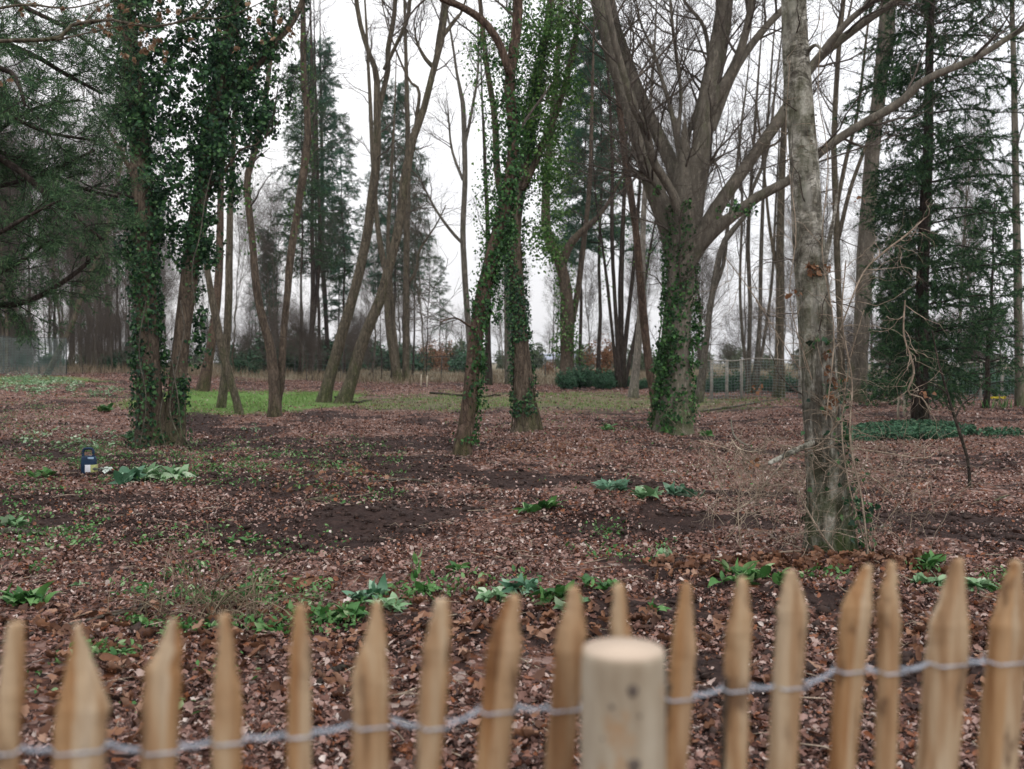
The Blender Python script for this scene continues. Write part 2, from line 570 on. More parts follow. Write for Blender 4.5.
gx = axis(-700, 700, -6.5, 6.5, .05, 1.035)
gy = axis(-30, 900, 2.6, 14, .05, 1.02)
GX, GY = np.meshgrid(gx, gy)
GZ = H(GX, GY)
nx_, ny_ = len(gx), len(gy)
idx = np.arange(nx_ * ny_).reshape(ny_, nx_)
gq = np.stack([idx[:-1, :-1], idx[:-1, 1:], idx[1:, 1:], idx[1:, :-1]], -1).reshape(-1, 4)
gme = mesh_np('ground', np.stack([GX.ravel(), GY.ravel(), GZ.ravel()], 1), gq, smooth=True)
zb, zg, zd = zones(GX.ravel(), GY.ravel())
ca = gme.color_attributes.new('zone', 'FLOAT_COLOR', 'POINT')
ca.data.foreach_set('color', np.stack([zb, zg, zd, np.ones_like(zb)], 1).astype(np.float32).ravel())
gme.materials.append(M_GROUND)
ground = bpy.data.objects.new('ground', gme)
COL.objects.link(ground)
tag(ground, kind='structure')

# ------------------------------------------------------------------ leaves: templates
LEAF4 = (np.array([[-.5, 0, 0], [0, .32, .1], [.5, 0, 0], [0, -.32, .1]]), [[0, 3, 2, 1]], None)
LEAF6 = (np.array([[-.5, 0, 0], [-.12, .33, .10], [.22, .26, .13], [.5, 0, .03], [.22, -.26, .13], [-.12, -.33, .10]]), [[0, 3, 2, 1], [0, 5, 4, 3]], None)
LEAF5 = (np.array([[-.45, 0, 0], [-.15, .45, .06], [.55, 0, -.05], [-.15, -.45, .06]]), None, [[0, 2, 1], [0, 3, 2]])


def lobed():
    xs = np.linspace(-.5, .5, 7)
    mid = [[x, 0, .05 * math.sin(i * 1.3)] for i, x in enumerate(xs)]
    wd = [.12, .30, .2, .36, .2]
    L = [[xs[i + 1] + .05, w, .12 + .05 * (i % 2)] for i, w in enumerate(wd)]
    R = [[xs[i + 1] + .02, -w * .9, .10 + .07 * ((i + 1) % 2)] for i, w in enumerate(wd)]
    V = np.array(mid + L + R)
    Q, T = [], []
    for i in range(1, 5):
        Q.append([i, i + 1, 7 + i, 6 + i])
        Q.append([i + 1, i, 11 + i, 12 + i])
    T += [[0, 1, 7], [1, 0, 12], [5, 6, 11], [6, 5, 16]]
    return V, Q, T


LOBED = lobed()


def litter_pts(y0, y1, dens, side=2.5):
    area = .56 * (y1 ** 2 - y0 ** 2) + 2 * side * (y1 - y0)
    N = int(area * dens)
    y = y0 + (y1 - y0) * rng.random(N * 2)
    keep = rng.random(N * 2) < (1.12 * y + 2 * side) / (1.12 * y1 + 2 * side)
    y = y[keep][:N]
    x = (rng.random(len(y)) * 2 - 1) * (.56 * y + side)
    b, g, d = zones(x, y)
    cl = fbm(x / .5, y / .5, 50)
    pr = np.clip((1.1 - .95 * b - .8 * g - .6 * d) * (.12 + 1.7 * ss((cl - .33) / .3)), 0.02, 1)
    k = rng.random(len(y)) < pr
    return x[k], y[k]


def flat_frames(n, tilt):
    a = rng.random(n) * 2 * PI
    d = np.stack([np.cos(a), np.sin(a), rng.normal(size=n) * tilt], 1)
    nr = np.stack([rng.normal(size=n) * tilt, rng.normal(size=n) * tilt, np.ones(n)], 1)
    return frames(d, nr)


lb = MB()
for y0, y1, dens, tpl, s0, s1, tl in ((2.4, 6.2, 1100, LOBED, .022, .07, .42), (2.4, 7, 2200, LEAF6, .014, .048, .5), (6.2, 11, 2100, LEAF6, .018, .055, .55), (2.4, 9, 1500, LEAF6, .008, .024, .8), (11, 22, 620, LEAF4, .028, .07, .6), (22, 48, 130, LEAF4, .035, .09, .6)):
    x, y = litter_pts(y0, y1, dens)
    n = len(x)
    X, Y, Z = flat_frames(n, tl)
    s = s0 + (s1 - s0) * rng.random(n) ** 2.
    z = H(x, y) + .004 + .3 * s * np.abs(Z[:, 0]) + .022 * rng.random(n) ** 2
    sc = np.stack([s, s * (.6 + .7 * rng.random(n)), s * (rng.random(n) * 3.2 - .9)], 1)
    lb.inst(*tpl, np.stack([x, y, z], 1), X, Y, Z, sc)
    print('litter', n)
tag(lb.build('leaf_litter', M_LIT, smooth=False), 'fallen brown and pinkish leaves covering the woodland floor', 'leaf litter', kind='stuff')

# drifts of larger, drier oak leaves
DRIFT = [(840, 566, 110, 9, 420), (700, 570, 60, 10, 90), (60, 625, 70, 16, 80), (260, 640, 120, 30, 90), (150, 650, 100, 50, 110), (320, 480, 80, 18, 120), (470, 620, 200, 30, 160), (560, 450, 60, 10, 150), (940, 610, 90, 40, 110), (640, 690, 380, 70, 260), (90, 700, 90, 60, 140), (300, 590, 40, 8, 40)]
tb = MB()
x, y = litter_pts(2.5, 20, 22)
n = len(x)
a = rng.random(n) * 2 * PI
Ls = (.05 + .25 * rng.random(n) ** 2)
p0 = np.stack([x, y, H(x, y) + .02], 1)
d = np.stack([np.cos(a) * Ls, np.sin(a) * Ls, rng.normal(size=n) * .02], 1)
pm = p0 + d * .5 + rng.normal(size=(n, 3)) * .012
tb.tubes(np.stack([p0, pm, p0 + d], 1), np.repeat((.0015 + .0025 * rng.random(n))[:, None], 3, 1), 4)
tag(tb.build('twig_litter', M_BARK['tan']), 'thin fallen twigs strewn among the leaves', 'twigs', kind='stuff')

# clods of dark soil on the churned strips
cb = MB()
ICO = np.array([[0, 0, 1], [.9, 0, .3], [.2, .85, .35], [-.75, .5, .25], [-.7, -.55, .3], [.25, -.85, .3], [0, 0, -.3]])
ICT = [[0, 1, 2], [0, 2, 3], [0, 3, 4], [0, 4, 5], [0, 5, 1], [6, 2, 1], [6, 3, 2], [6, 4, 3], [6, 5, 4], [6, 1, 5]]
x = rng.random(90000)
y = 3 + 27 * rng.random(90000) ** 1.3
x = (x * 2 - 1) * (.56 * y + 2)
b, g, d_ = zones(x, y)
k = rng.random(len(x)) < (b - .25) * .75
x, y = x[k], y[k]
n = len(x)
X, Y, Z = flat_frames(n, .4)
s = .01 + .04 * rng.random(n) ** 3
tv = ICO[None] * (1 + .35 * rng.normal(size=(n, 7, 1)))
cb.inst(tv, None, ICT, np.stack([x, y, H(x, y)], 1), X, Y, Z, s)
Ms = Mat('soil_clod', .9, .2)
Ms.color(Ms.ramp(Ms.noise(Ms.obj(), 30., 4), [(.3, (.018, .011, .010)), (.7, (.06, .038, .030))]))
tag(cb.build('soil_clods', Ms.m, smooth=False), 'dark crumbly soil turned up between the leaves', 'soil', kind='stuff')


# ------------------------------------------------------------------ green scatter on the ground
def px_scatter(ells):
    xs, ys = [], []
    for px, py, rx, ry, n in ells:
        a = rng.random(n) * 2 * PI
        r = np.sqrt(rng.random(n))
        qx, qy = px + rx * r * np.cos(a), py + ry * r * np.sin(a)
        Yd = np.clip(CAM_Z * FPX / (qy - 362), 2, 60)
        for _ in range(40):
            Xd = (qx - 512) / FPX * Yd
            Yd = .8 * Yd + .2 * np.clip((CAM_Z - H(Xd, Yd)) * FPX / (qy - 362), 2, 60)
        xs.append((qx - 512) / FPX * Yd)
        ys.append(Yd)
    return np.concatenate(xs), np.concatenate(ys)


def cover(name, label, mat, ells, s0, s1, thr=.48, tilt=.8, lift=.06):
    ells = [(*e[:4], int(e[4] * 1.9)) for e in ells]
    x, y = px_scatter(ells)
    k = fbm(x / .35, y / .35, 77) > thr
    x, y = x[k], y[k]
    n = len(x)
    X, Y, Z = flat_frames(n, tilt)
    s = s0 + (s1 - s0) * rng.random(n) ** 1.5
    m = MB()
    m.inst(*LEAF6, np.stack([x, y, H(x, y) + .01 + lift * rng.random(n)], 1), X, Y, Z, np.stack([s, s * .75, s * rng.random(n) * 2], 1))
    return tag(m.build(name, mat, smooth=False), label, 'ground cover', kind='stuff')


cover('ground_cover', 'small green ivy and nettle leaves creeping among the fallen leaves', M_PLANT,
      [(240, 615, 140, 34, 900), (120, 640, 70, 35, 600), (290, 455, 120, 20, 1600), (150, 462, 130, 22, 1800), (60, 500, 60, 40, 700), (40, 548, 60, 30, 450), (410, 590, 50, 18, 120),
       (520, 592, 100, 16, 120), (690, 470, 180, 30, 200), (230, 545, 120, 22, 300), (350, 495, 60, 14, 260), (620, 545, 60, 22, 200), (20, 400, 60, 14, 700), (560, 425, 120, 10, 500), (910, 580, 110, 12, 260), (140, 690, 120, 40, 160), (60, 455, 70, 16, 900), (250, 470, 160, 20, 900), (90, 395, 70, 8, 900), (180, 585, 120, 16, 500), (360, 610, 60, 16, 80), (30, 420, 40, 20, 900), (110, 450, 40, 14, 500)], .02, .055, .52)
cover('pale_ground_cover', 'pale green cut leaves scattered on the ground by the leaning trunk', M_PALE,
      [(40, 386, 45, 9, 1500), (105, 392, 20, 5, 200), (70, 440, 60, 12, 160), (250, 430, 10, 4, 30), (28, 380, 30, 6, 400)], .05, .12, .46, .5)
cover('evergreen_ground_cover', 'low dark green ivy patch spreading under the spruce', M_SHRUB,
      [(915, 433, 62, 8, 4200), (860, 437, 30, 6, 900), (1000, 436, 24, 3, 200)], .05, .12, .3, .7, .12)

# grass blades
m = MB()
n = 60000
y = 26 + 15 * rng.random(n)
x = -14 + 24 * rng.random(n)
b, g, d_ = zones(x, y)
k = rng.random(n) < np.clip(g * 1.5 - .1, 0, 1) * ss((fbm(x / .8, y / .8, 41) - .3) / .25)
x, y = x[k], y[k]
n = len(x)
z = H(x, y)
a = rng.random(n) * 2 * PI
h = .03 + .07 * rng.random(n)
w = .012
bx, by = np.cos(a) * w, np.sin(a) * w
lean = rng.normal(size=(n, 2)) * .04
V = np.stack([np.stack([x - bx, y - by, z], 1), np.stack([x + bx, y + by, z], 1), np.stack([x + lean[:, 0], y + lean[:, 1], z + h], 1)], 1)
m.add(V.reshape(-1, 3), None, np.arange(n * 3).reshape(-1, 3))
M_GRASS = leafy('grass_blade', [(0, (.08, .15, .03)), (.6, (.16, .28, .06)), (1, (.26, .33, .13))], .6, .3, .2)
tag(m.build('grass', M_GRASS, smooth=False), 'short bright green grass between the sinuous trees', 'grass', kind='stuff')

m = MB()
n = 42000
y = 46 + 75 * rng.random(n) ** 1.4
x = (rng.random(n) * 2 - 1) * (.56 * y + 4)
k = fbm(x / 3, y / 3, 60) > .42
x, y = x[k], y[k]
n = len(x)
z = H(x, y)
a = rng.random(n) * 2 * PI
h = .15 + .4 * rng.random(n)
bx, by = np.cos(a) * .02, np.sin(a) * .02
lean = rng.normal(size=(n, 2)) * .12
V = np.stack([np.stack([x - bx, y - by, z], 1), np.stack([x + bx, y + by, z], 1), np.stack([x + lean[:, 0], y + lean[:, 1], z + h], 1)], 1)
m.add(V.reshape(-1, 3), None, np.arange(n * 3).reshape(-1, 3))
M_DRY = leafy('dry_grass_blade', [(0, (.10, .075, .045)), (.6, (.22, .17, .11)), (1, (.34, .27, .19))], .8, .2, .2)
tag(m.build('dry_grass', M_DRY, smooth=False), 'tall dead straw-coloured grass and bracken in the open beyond the trees', 'dry grass', kind='stuff')


x, y = px_scatter(DRIFT)
n = len(x)
X, Y, Z = flat_frames(n, .5)
s = .05 + .07 * rng.random(n)
m = MB()
m.inst(*LOBED, np.stack([x, y, H(x, y) + .015 + .025 * rng.random(n)], 1), X, Y, Z, np.stack([s, s * .8, s * (rng.random(n) * 3 - .8)], 1))
tag(m.build('dry_leaf_drift', M_DRIFT, smooth=False), 'larger rust-brown dry leaves drifted over the litter and around the birch foot', 'fallen leaves', kind='stuff')


# ------------------------------------------------------------------ foliage builders
def blades(m, Pm, per, L0, L1, W, spread=.9, droop=0., sel=0):
    """needle-like blades along every polyline of Pm"""
    M_, N, _ = Pm.shape
    t = rng.random((M_, per)) * (N - 1 - sel) + sel
    t = np.minimum(t, N - 1.001)
    i = t.astype(int)
    f = (t - i)[..., None]
    r_ = np.arange(M_)[:, None]
    a, b = Pm[r_, i], Pm[r_, i + 1]
    pos = (a * (1 - f) + b * f).reshape(-1, 3)
    tan = unit(b - a).reshape(-1, 3)
    d = unit(tan + spread * rng.normal(size=pos.shape) + np.array([0, 0, -droop]))
    X, Y, Z = frames(d, rng.normal(size=pos.shape) + np.array([0, 0, .6]))
    n = len(pos)
    s = L0 + (L1 - L0) * rng.random(n)
    tv = np.array([[0, 0, 0], [.4, .5, 0], [1, 0, 0], [.4, -.5, 0]])
    m.inst(tv, [[0, 3, 2, 1]], None, pos, X, Y, Z, np.stack([s, np.full(n, W), s], 1))
    return m


def leaf_cloud(m, ells, s0, s1, cl_n=22, cl_r=.14, down=.5, density=1.):
    """clumped leaves inside ellipsoids (centre, radii, count)"""
    for c, r, n in ells:
        n = int(n * density)
        nc = max(3, n // cl_n)
        u = unit(rng.normal(size=(nc, 3))) * (rng.random((nc, 1)) ** .45)
        cc = np.asarray(c) + u * np.asarray(r)
        j = rng.integers(0, nc, n)
        off = unit(rng.normal(size=(n, 3))) * rng.random((n, 1)) ** .6 * cl_r * 1.75 * (.55 + .45 * rng.random((nc, 1))[j])
        pos = cc[j] + off
        out = unit(pos - np.asarray(c))
        dr = unit(rng.normal(size=(n, 3)) * .7 + np.array([0, 0, -down]))
        nr = out + rng.normal(size=(n, 3)) * .6 + np.array([0, 0, .5])
        X, Y, Z = frames(dr, nr)
        s = s0 * .8 + (s1 * 1.15 - s0 * .8) * rng.random(n) ** 1.4
        m.inst(*LEAF5, pos, X, Y, Z, s)
    return m


def ivy_on(m, Pm, R, n, t0=0., t1=1., off=.05, spread=.09, s0=.05, s1=.085, dirx=None):
    """leaves hugging a trunk polyline"""
    N = len(Pm)
    t = (t0 + (t1 - t0) * rng.random(n)) * (N - 1.001)
    i = t.astype(int)
    f = (t - i)[:, None]
    c = Pm[i] * (1 - f) + Pm[i + 1] * f
    r = R[i]
    th = rng.random(n) * 2 * PI
    if dirx is not None:
        th = dirx + rng.normal(size=n) * .9
    nz = vn(th * 1.2 + 3, c[:, 2] * 1.6, int(n) % 17)
    k = nz > .36
    c, r, th = c[k], r[k], th[k]
    n = len(c)
    o = np.stack([np.cos(th), np.sin(th), np.zeros(n)], 1)
    pos = c + o * (r + off * rng.random(n) + np.minimum(np.abs(rng.normal(size=n)), 1.4) * spread)[:, None] + rng.normal(size=(n, 3)) * .02
    X, Y, Z = frames(np.stack([rng.normal(size=n) * .6, rng.normal(size=n) * .6, -1 + .4 * rng.normal(size=n)], 1), o + rng.normal(size=(n, 3)) * .45 + np.array([0, 0, .35]))
    m.inst(*LEAF5, pos, X, Y, Z, s0 + (s1 - s0) * rng.random(n))
    return m


def ell(px, py, rx, ry, n, Y, dy=0.):
    k = (Y + dy) / FPX
    return (P(px, py, Y + dy), (rx * k, rx * k * .9, ry * k), n)


def stack(limbs, n=22):
    return np.stack([l[0] for l in limbs]), np.stack([l[1] for l in limbs])


def tree(name, label, limbs, Y, base, bark_='grey', thin=1., group=None, cat='tree', sides=12, lump=.035, flare=.35, remesh=0, twigs=((9, 1.8, .7), (6, .8, .7), (4, .4, .7)),
         twig_bark='twig', tstart=.35, up=.06, seg=22, trunk_mat=None, tmin=.0045, first=.2):
    """limbs: list of (points, dy0, dy1); the first is the trunk"""
    root = empty({'leaning_trunk': 'curved_tree', 'stout_trunk': 'stout_tree'}.get(name, name), base, label, cat, group)
    m = MB()
    Ls = []
    for j, l in enumerate(limbs):
        pts, d0, d1 = l
        if pts[-1][1] > -30 and pts[-1][2] > 2 and pts[-1][1] < pts[-2][1]:
            e, f = pts[-1], pts[-2]
            u = 90 / max(30, abs(e[1] - f[1]))
            pts = pts + [(e[0] + (e[0] - f[0]) * u * .6, e[1] - 50, e[2] * .6), (e[0] + (e[0] - f[0]) * u, e[1] - 110, 1)]
        pm, r = limb(pts, Y, d0, d1, seg + (8 if j == 0 else 0))
        r = r * thin
        if j == 0:
            pm = np.vstack([pm[0] + [0, 0, -.25], pm])
            r = np.concatenate([[r[0] * 1.1], r])
        if j == 0 and sides == 10:
            r[:3] *= np.array([.74, .84, .93])
        m.tubes(pm, r, sides, lump, caps=True, flare=flare * .3 if j == 0 else 0)
        pm2 = smooth_path(np.column_stack([pm, r]), 20)
        Ls.append((pm2[:, :3], pm2[:, 3], j))
    tr = m.build('trunk', trunk_mat or M_BARK[bark_], root)
    if remesh:
        md = tr.modifiers.new('remesh', 'REMESH')
        md.mode = 'VOXEL'
        md.voxel_size = remesh
        md.use_smooth_shade = True
        sm = tr.modifiers.new('smooth', 'SMOOTH')
        sm.iterations = 4
        sm.factor = .5
    if twigs:
        c = MB()
        Pm, R = np.stack([l[0] for l in Ls]), np.stack([l[1] for l in Ls])
        t0 = tstart
        for q, (k, L, ang) in enumerate(twigs):
            lastl = q == len(twigs) - 1
            Pm, R = spawn(Pm, R, k, t0, 1., L, ang, 7 if q == 0 else 5, .16, up, .5 if q == 0 else .55, .03 if q == 0 else .012, tmin * .7 if lastl else tmin)
            c.tubes(Pm, R, 5 if q == 0 else 3)
            t0 = first
        c.build('crown', M_BARK[twig_bark], root)
    return root, Ls
# ------------------------------------------------------------------ hero trees
def base_of(px, py):
    g = hit(px, py)
    return g, g[1]


# twin-trunk tree wrapped in ivy
g, Y = base_of(158, 446)
A1 = [(150, 452, 40), (150, 430, 31), (148, 350, 26), (145, 250, 24), (140, 150, 22), (132, 60, 19), (125, 0, 17), (120, -100, 12), (110, -200, 6)]
A2 = [(172, 452, 30), (176, 415, 22), (180, 350, 19), (188, 290, 20), (195, 230, 19), (203, 180, 18), (212, 120, 18), (222, 70, 16), (232, 20, 15), (238, -30, 13), (248, -120, 9), (250, -200, 5)]
A3 = [(210, 130, 14), (222, 98, 13), (238, 80, 12), (257, 63, 11), (275, 42, 9), (290, 25, 8), (303, 0, 7), (314, -40, 6), (330, -100, 3)]
A4 = [(145, 205, 8), (128, 165, 6), (108, 130, 5), (92, 110, 3)]
A5 = [(205, 190, 7), (222, 175, 5), (240, 150, 4), (262, 140, 3)]
rA, LA = tree('ivy_clad_tree', 'dark twin-trunk tree wrapped in thick glossy ivy, the largest ivy mass', [(A1, 0, 0), (A2, 0, .6), (A3, .4, 1.2), (A4, 0, -1), (A5, .3, -.6)], Y, g, 'brown',
              sides=20, remesh=.035, flare=.3, twigs=((7, 1.6, .8), (5, .8, .7), (4, .4, .7)), twig_bark='twigdark')
m = MB()
E = [ell(150, 20, 38, 60, 2600, Y), ell(150, 110, 34, 55, 2400, Y), ell(163, 190, 36, 55, 2600, Y), ell(225, 50, 40, 60, 2800, Y, .3), ell(215, 140, 34, 50, 2400, Y, .2), ell(250, 110, 26, 42, 1500, Y, .5),
     ell(268, 40, 24, 40, 900, Y, .6), ell(262, 125, 22, 22, 700, Y, .4), ell(140, 255, 22, 50, 1500, Y), ell(188, 235, 22, 45, 1300, Y), ell(206, 205, 14, 30, 400, Y, .3), ell(150, 340, 17, 60, 1300, Y), ell(200, 320, 8, 60, 450, Y, .5), ell(205, 250, 16, 26, 380, Y, .4),
     ell(118, 90, 20, 60, 800, Y), ell(122, 200, 14, 30, 420, Y), ell(190, -60, 80, 60, 3500, Y), ell(185, 80, 40, 70, 2200, Y, .1), ell(180, 395, 8, 50, 260, Y, -.2), ell(290, 90, 16, 34, 260, Y, .6), ell(232, 190, 14, 20, 240, Y, .3)]
leaf_cloud(m, E, .045, .095, 34, .14, .6, 1.15)
ivy_on(m, LA[0][0], LA[0][1], 9000, .0, 1., .04, .05)
ivy_on(m, LA[1][0], LA[1][1], 300, .0, .35, .04, .04, dirx=0.)
ivy_on(m, LA[1][0], LA[1][1], 6500, .38, 1., .06, .10)
ivy_on(m, LA[2][0], LA[2][1], 2500, .0, .8, .04, .07)
m.build('ivy', M_IVY, rA, smooth=False)
v = MB()
for q in ([(196, 310, 2), (192, 270, 2), (200, 235, 2), (205, 200, 2), (212, 170, 2)], [(180, 440, 2.5), (170, 410, 2.5), (176, 370, 2), (184, 330, 2), (180, 300, 2)], [(140, 445, 2), (146, 400, 2), (139, 350, 2), (146, 300, 2)],
          [(190, 446, 3), (181, 430, 3), (178, 400, 2.5), (170, 350, 2)], [(166, 448, 2.5), (160, 420, 2.5), (166, 380, 2)]):
    pm, r = limb(q, Y, -.55, -.45, 24, .4)
    v.tubes(pm, r * .6, 5)
v.build('ivy_stem', M_BARK['grey'], rA)

# big spreading tree
g, Y = base_of(673, 433)
YK = Y
K = [([(673, 437, 60), (673, 424, 52), (675, 395, 43), (675, 350, 41), (680, 290, 38), (681, 250, 41), (682, 222, 40)], 0, 0),
     ([(676, 258, 30), (668, 225, 29), (655, 190, 27), (642, 150, 24), (628, 100, 22), (614, 60, 21), (598, 0, 20), (585, -60, 17), (570, -140, 11), (560, -200, 5)], 0, .7),
     ([(680, 236, 15), (677, 205, 13), (666, 182, 12), (654, 162, 12), (645, 130, 12), (634, 108, 11), (624, 75, 10), (612, 30, 10), (603, -30, 8), (600, -90, 4)], -.15, -1.9),
     ([(684, 240, 22), (680, 200, 22), (672, 165, 20), (655, 128, 18), (640, 95, 16), (628, 60, 14), (615, 20, 12), (606, -40, 9), (604, -100, 4)], .2, 1.8),
     ([(688, 245, 32), (694, 200, 30), (700, 160, 28), (706, 110, 27), (714, 70, 26), (721, 30, 24), (726, -10, 21), (732, -90, 17), (738, -170, 10), (745, -230, 5)], 0, .3),
     ([(710, 112, 14), (726, 82, 14), (740, 52, 12), (750, 12, 10), (753, -40, 8), (758, -120, 4)], 0, -.8),
     ([(712, 130, 12), (728, 85, 12), (744, 55, 11), (765, 28, 10), (792, 0, 9), (835, -45, 6), (870, -100, 4)], .1, .8),
     ([(684, 280, 18), (693, 255, 24), (704, 230, 22), (722, 200, 19), (742, 172, 17), (765, 140, 16), (788, 106, 15), (815, 62, 13), (850, 33, 12), (885, 8, 10), (935, -25, 8), (1000, -70, 4)], .0, -1.4),
     ([(812, 66, 10), (832, 40, 10), (852, 18, 9), (882, -6, 8), (930, -50, 5)], -.9, -1.8),
     ([(684, 276, 16), (697, 250, 20), (713, 232, 17), (735, 214, 15), (762, 194, 14), (790, 180, 13), (823, 150, 13), (860, 125, 12), (898, 104, 12), (925, 80, 11), (976, 58, 9), (1024, 28, 8), (1080, 0, 6), (1150, -60, 3)], .0, -2.2),
     ([(689, 168, 10), (687, 140, 9), (694, 118, 8), (704, 85, 7), (709, 60, 7), (703, 25, 6), (684, 0, 5), (670, -40, 3)], .3, 1.2),
     ([(684, 175, 10), (677, 142, 8), (671, 110, 7), (662, 80, 6), (653, 50, 5), (640, 20, 4), (632, -30, 3)], .2, .8),
     ([(678, 140, 6), (681, 95, 6), (677, 60, 6), (672, 20, 5), (668, -40, 3)], .3, .3),
     ([(660, 195, 7), (650, 178, 7), (641, 172, 6), (636, 176, 3)], -.3, -.6),
     ([(705, 170, 7), (713, 160, 5), (717, 166, 3)], -.3, -.4)]
rK, LK = tree('spreading_tree', 'big grey tree with a thick ivy-patched trunk dividing low into many spreading limbs', K, Y, g, 'smooth', thin=.84, sides=22, remesh=.032, flare=.28, lump=.028, seg=30,
              twigs=((13, 2.0, .75), (8, 1.0, .75), (6, .5, .7)), twig_bark='twig', tstart=.25)
m = MB()
T = LK[0]
ivy_on(m, T[0], T[1], 2800, .05, .72, .04, .05, dirx=PI * 1.0)
ivy_on(m, T[0], T[1], 600, .3, .62, .04, .05, dirx=PI * 1.4)
ivy_on(m, T[0], T[1], 1500, .05, .66, .04, .05, dirx=.0)
leaf_cloud(m, [ell(661, 370, 8, 45, 700, Y, -.3), ell(674, 350, 10, 22, 260, Y, -.42), ell(697, 340, 5, 40, 300, Y, -.1), ell(668, 420, 10, 14, 150, Y, -.5), ell(690, 205, 8, 5, 40, Y, -.7), ell(735, 210, 22, 8, 110, Y, -1.1), ell(650, 190, 10, 10, 20, Y, -.4)], .05, .09, 14, .10, .6)
m.build('ivy', M_IVY3, rK, smooth=False)

# birch close to the fence
g, Y = base_of(830, 555)
YB = Y
B = [([(832, 562, 66), (830, 540, 56), (828, 500, 46), (824, 440, 42), (818, 380, 40), (813, 300, 38), (808, 220, 35), (803, 150, 33), (798, 80, 31), (794, 0, 28), (790, -80, 25), (788, -180, 20), (786, -300, 13), (786, -400, 6)], 0, 0),
     ([(824, 438, 9), (806, 446, 8), (786, 455, 7), (768, 464, 6)], -.1, -.25),
     ([(808, 290, 9), (818, 272, 9), (824, 262, 8)], 0, -.3),
     ([(800, 60, 8), (815, 45, 5), (824, 52, 3), (832, 30, 2)], .0, -.4)]
rB, LB = tree('birch_tree', 'pale flaking birch trunk with mossy foot rising close behind the paling fence', B, Y, g, 'pale', sides=28, lump=.05, flare=.22, seg=44, twigs=None, trunk_mat=M_BIRCH, remesh=.014)
c = MB()
Pm, R = stack([l[:2] for l in LB[:1]])
Pm1, R1 = spawn(Pm, R, 44, .18, 1., .9, 1.1, 9, .3, -.02, .1, .006, .0016)
c.tubes(Pm1, R1, 5)
Pm2, R2 = spawn(Pm1, R1, 7, .2, 1, .45, .8, 6, .3, -.03, .6, .003, .001)
c.tubes(Pm2, R2, 3)
Pm3, R3 = spawn(Pm2, R2, 4, .2, 1, .2, .8, 4, .3, -.03, .6, .002, .0008)
c.tubes(Pm3, R3, 3)
c.build('crown', M_BARK['twig'], rB)
m = MB()
ivy_on(m, LB[0][0], LB[0][1], 420, .0, .22, .03, .03, .03, .06, dirx=.0)
leaf_cloud(m, [ell(866, 470, 5, 60, 22, Y, -.1), ell(874, 520, 8, 25, 22, Y, -.1), ell(845, 560, 20, 10, 60, Y, -.2), ell(825, 340, 10, 12, 14, Y, -.2), ell(845, 400, 12, 60, 14, Y, -.2)], .03, .06, 5, .05, .8)
m.build('ivy', M_IVY, rB, smooth=False)
m = MB()
leaf_cloud(m, [ell(815, 268, 13, 4, 60, Y, -.16), ell(832, 375, 10, 30, 60, Y, -.16), ell(829, 405, 9, 14, 50, Y, -.2), ell(757, 392, 5, 5, 8, Y, -.1), ell(860, 200, 5, 4, 3, Y, -.4), ell(798, 295, 8, 3, 10, Y, -.2), ell(755, 465, 4, 4, 12, Y, -.25), ell(925, 395, 10, 8, 14, Y, 0)], .02, .05, 8, .03, .3)
m.build('dead_leaves', M_RUST, rB, smooth=False)

# curled flakes of bark standing off the birch
fm = MB()
Pb_, Rb_ = LB[0][0], LB[0][1]
n = 900
t = .5 + rng.random(n) * (len(Pb_) - 3)
i = t.astype(int)
f = (t - i)[:, None]
cc = Pb_[i] * (1 - f) + Pb_[i + 1] * f
th = rng.random(n) * 6.28
o = np.stack([np.cos(th), np.sin(th), np.zeros(n)], 1)
X, Yv, Z = frames(np.stack([-np.sin(th), np.cos(th), rng.normal(size=n) * .5], 1), o + rng.normal(size=(n, 3)) * .3)
s_ = .012 + .035 * rng.random(n) ** 2
fm.inst(*LEAF6, cc + o * (Rb_[i] * 1.0 + .002)[:, None], X, Yv, Z, np.stack([s_, s_ * .7, s_ * 1.5], 1))
fm.build('peeling_bark', M_BIRCH, rB, smooth=False)

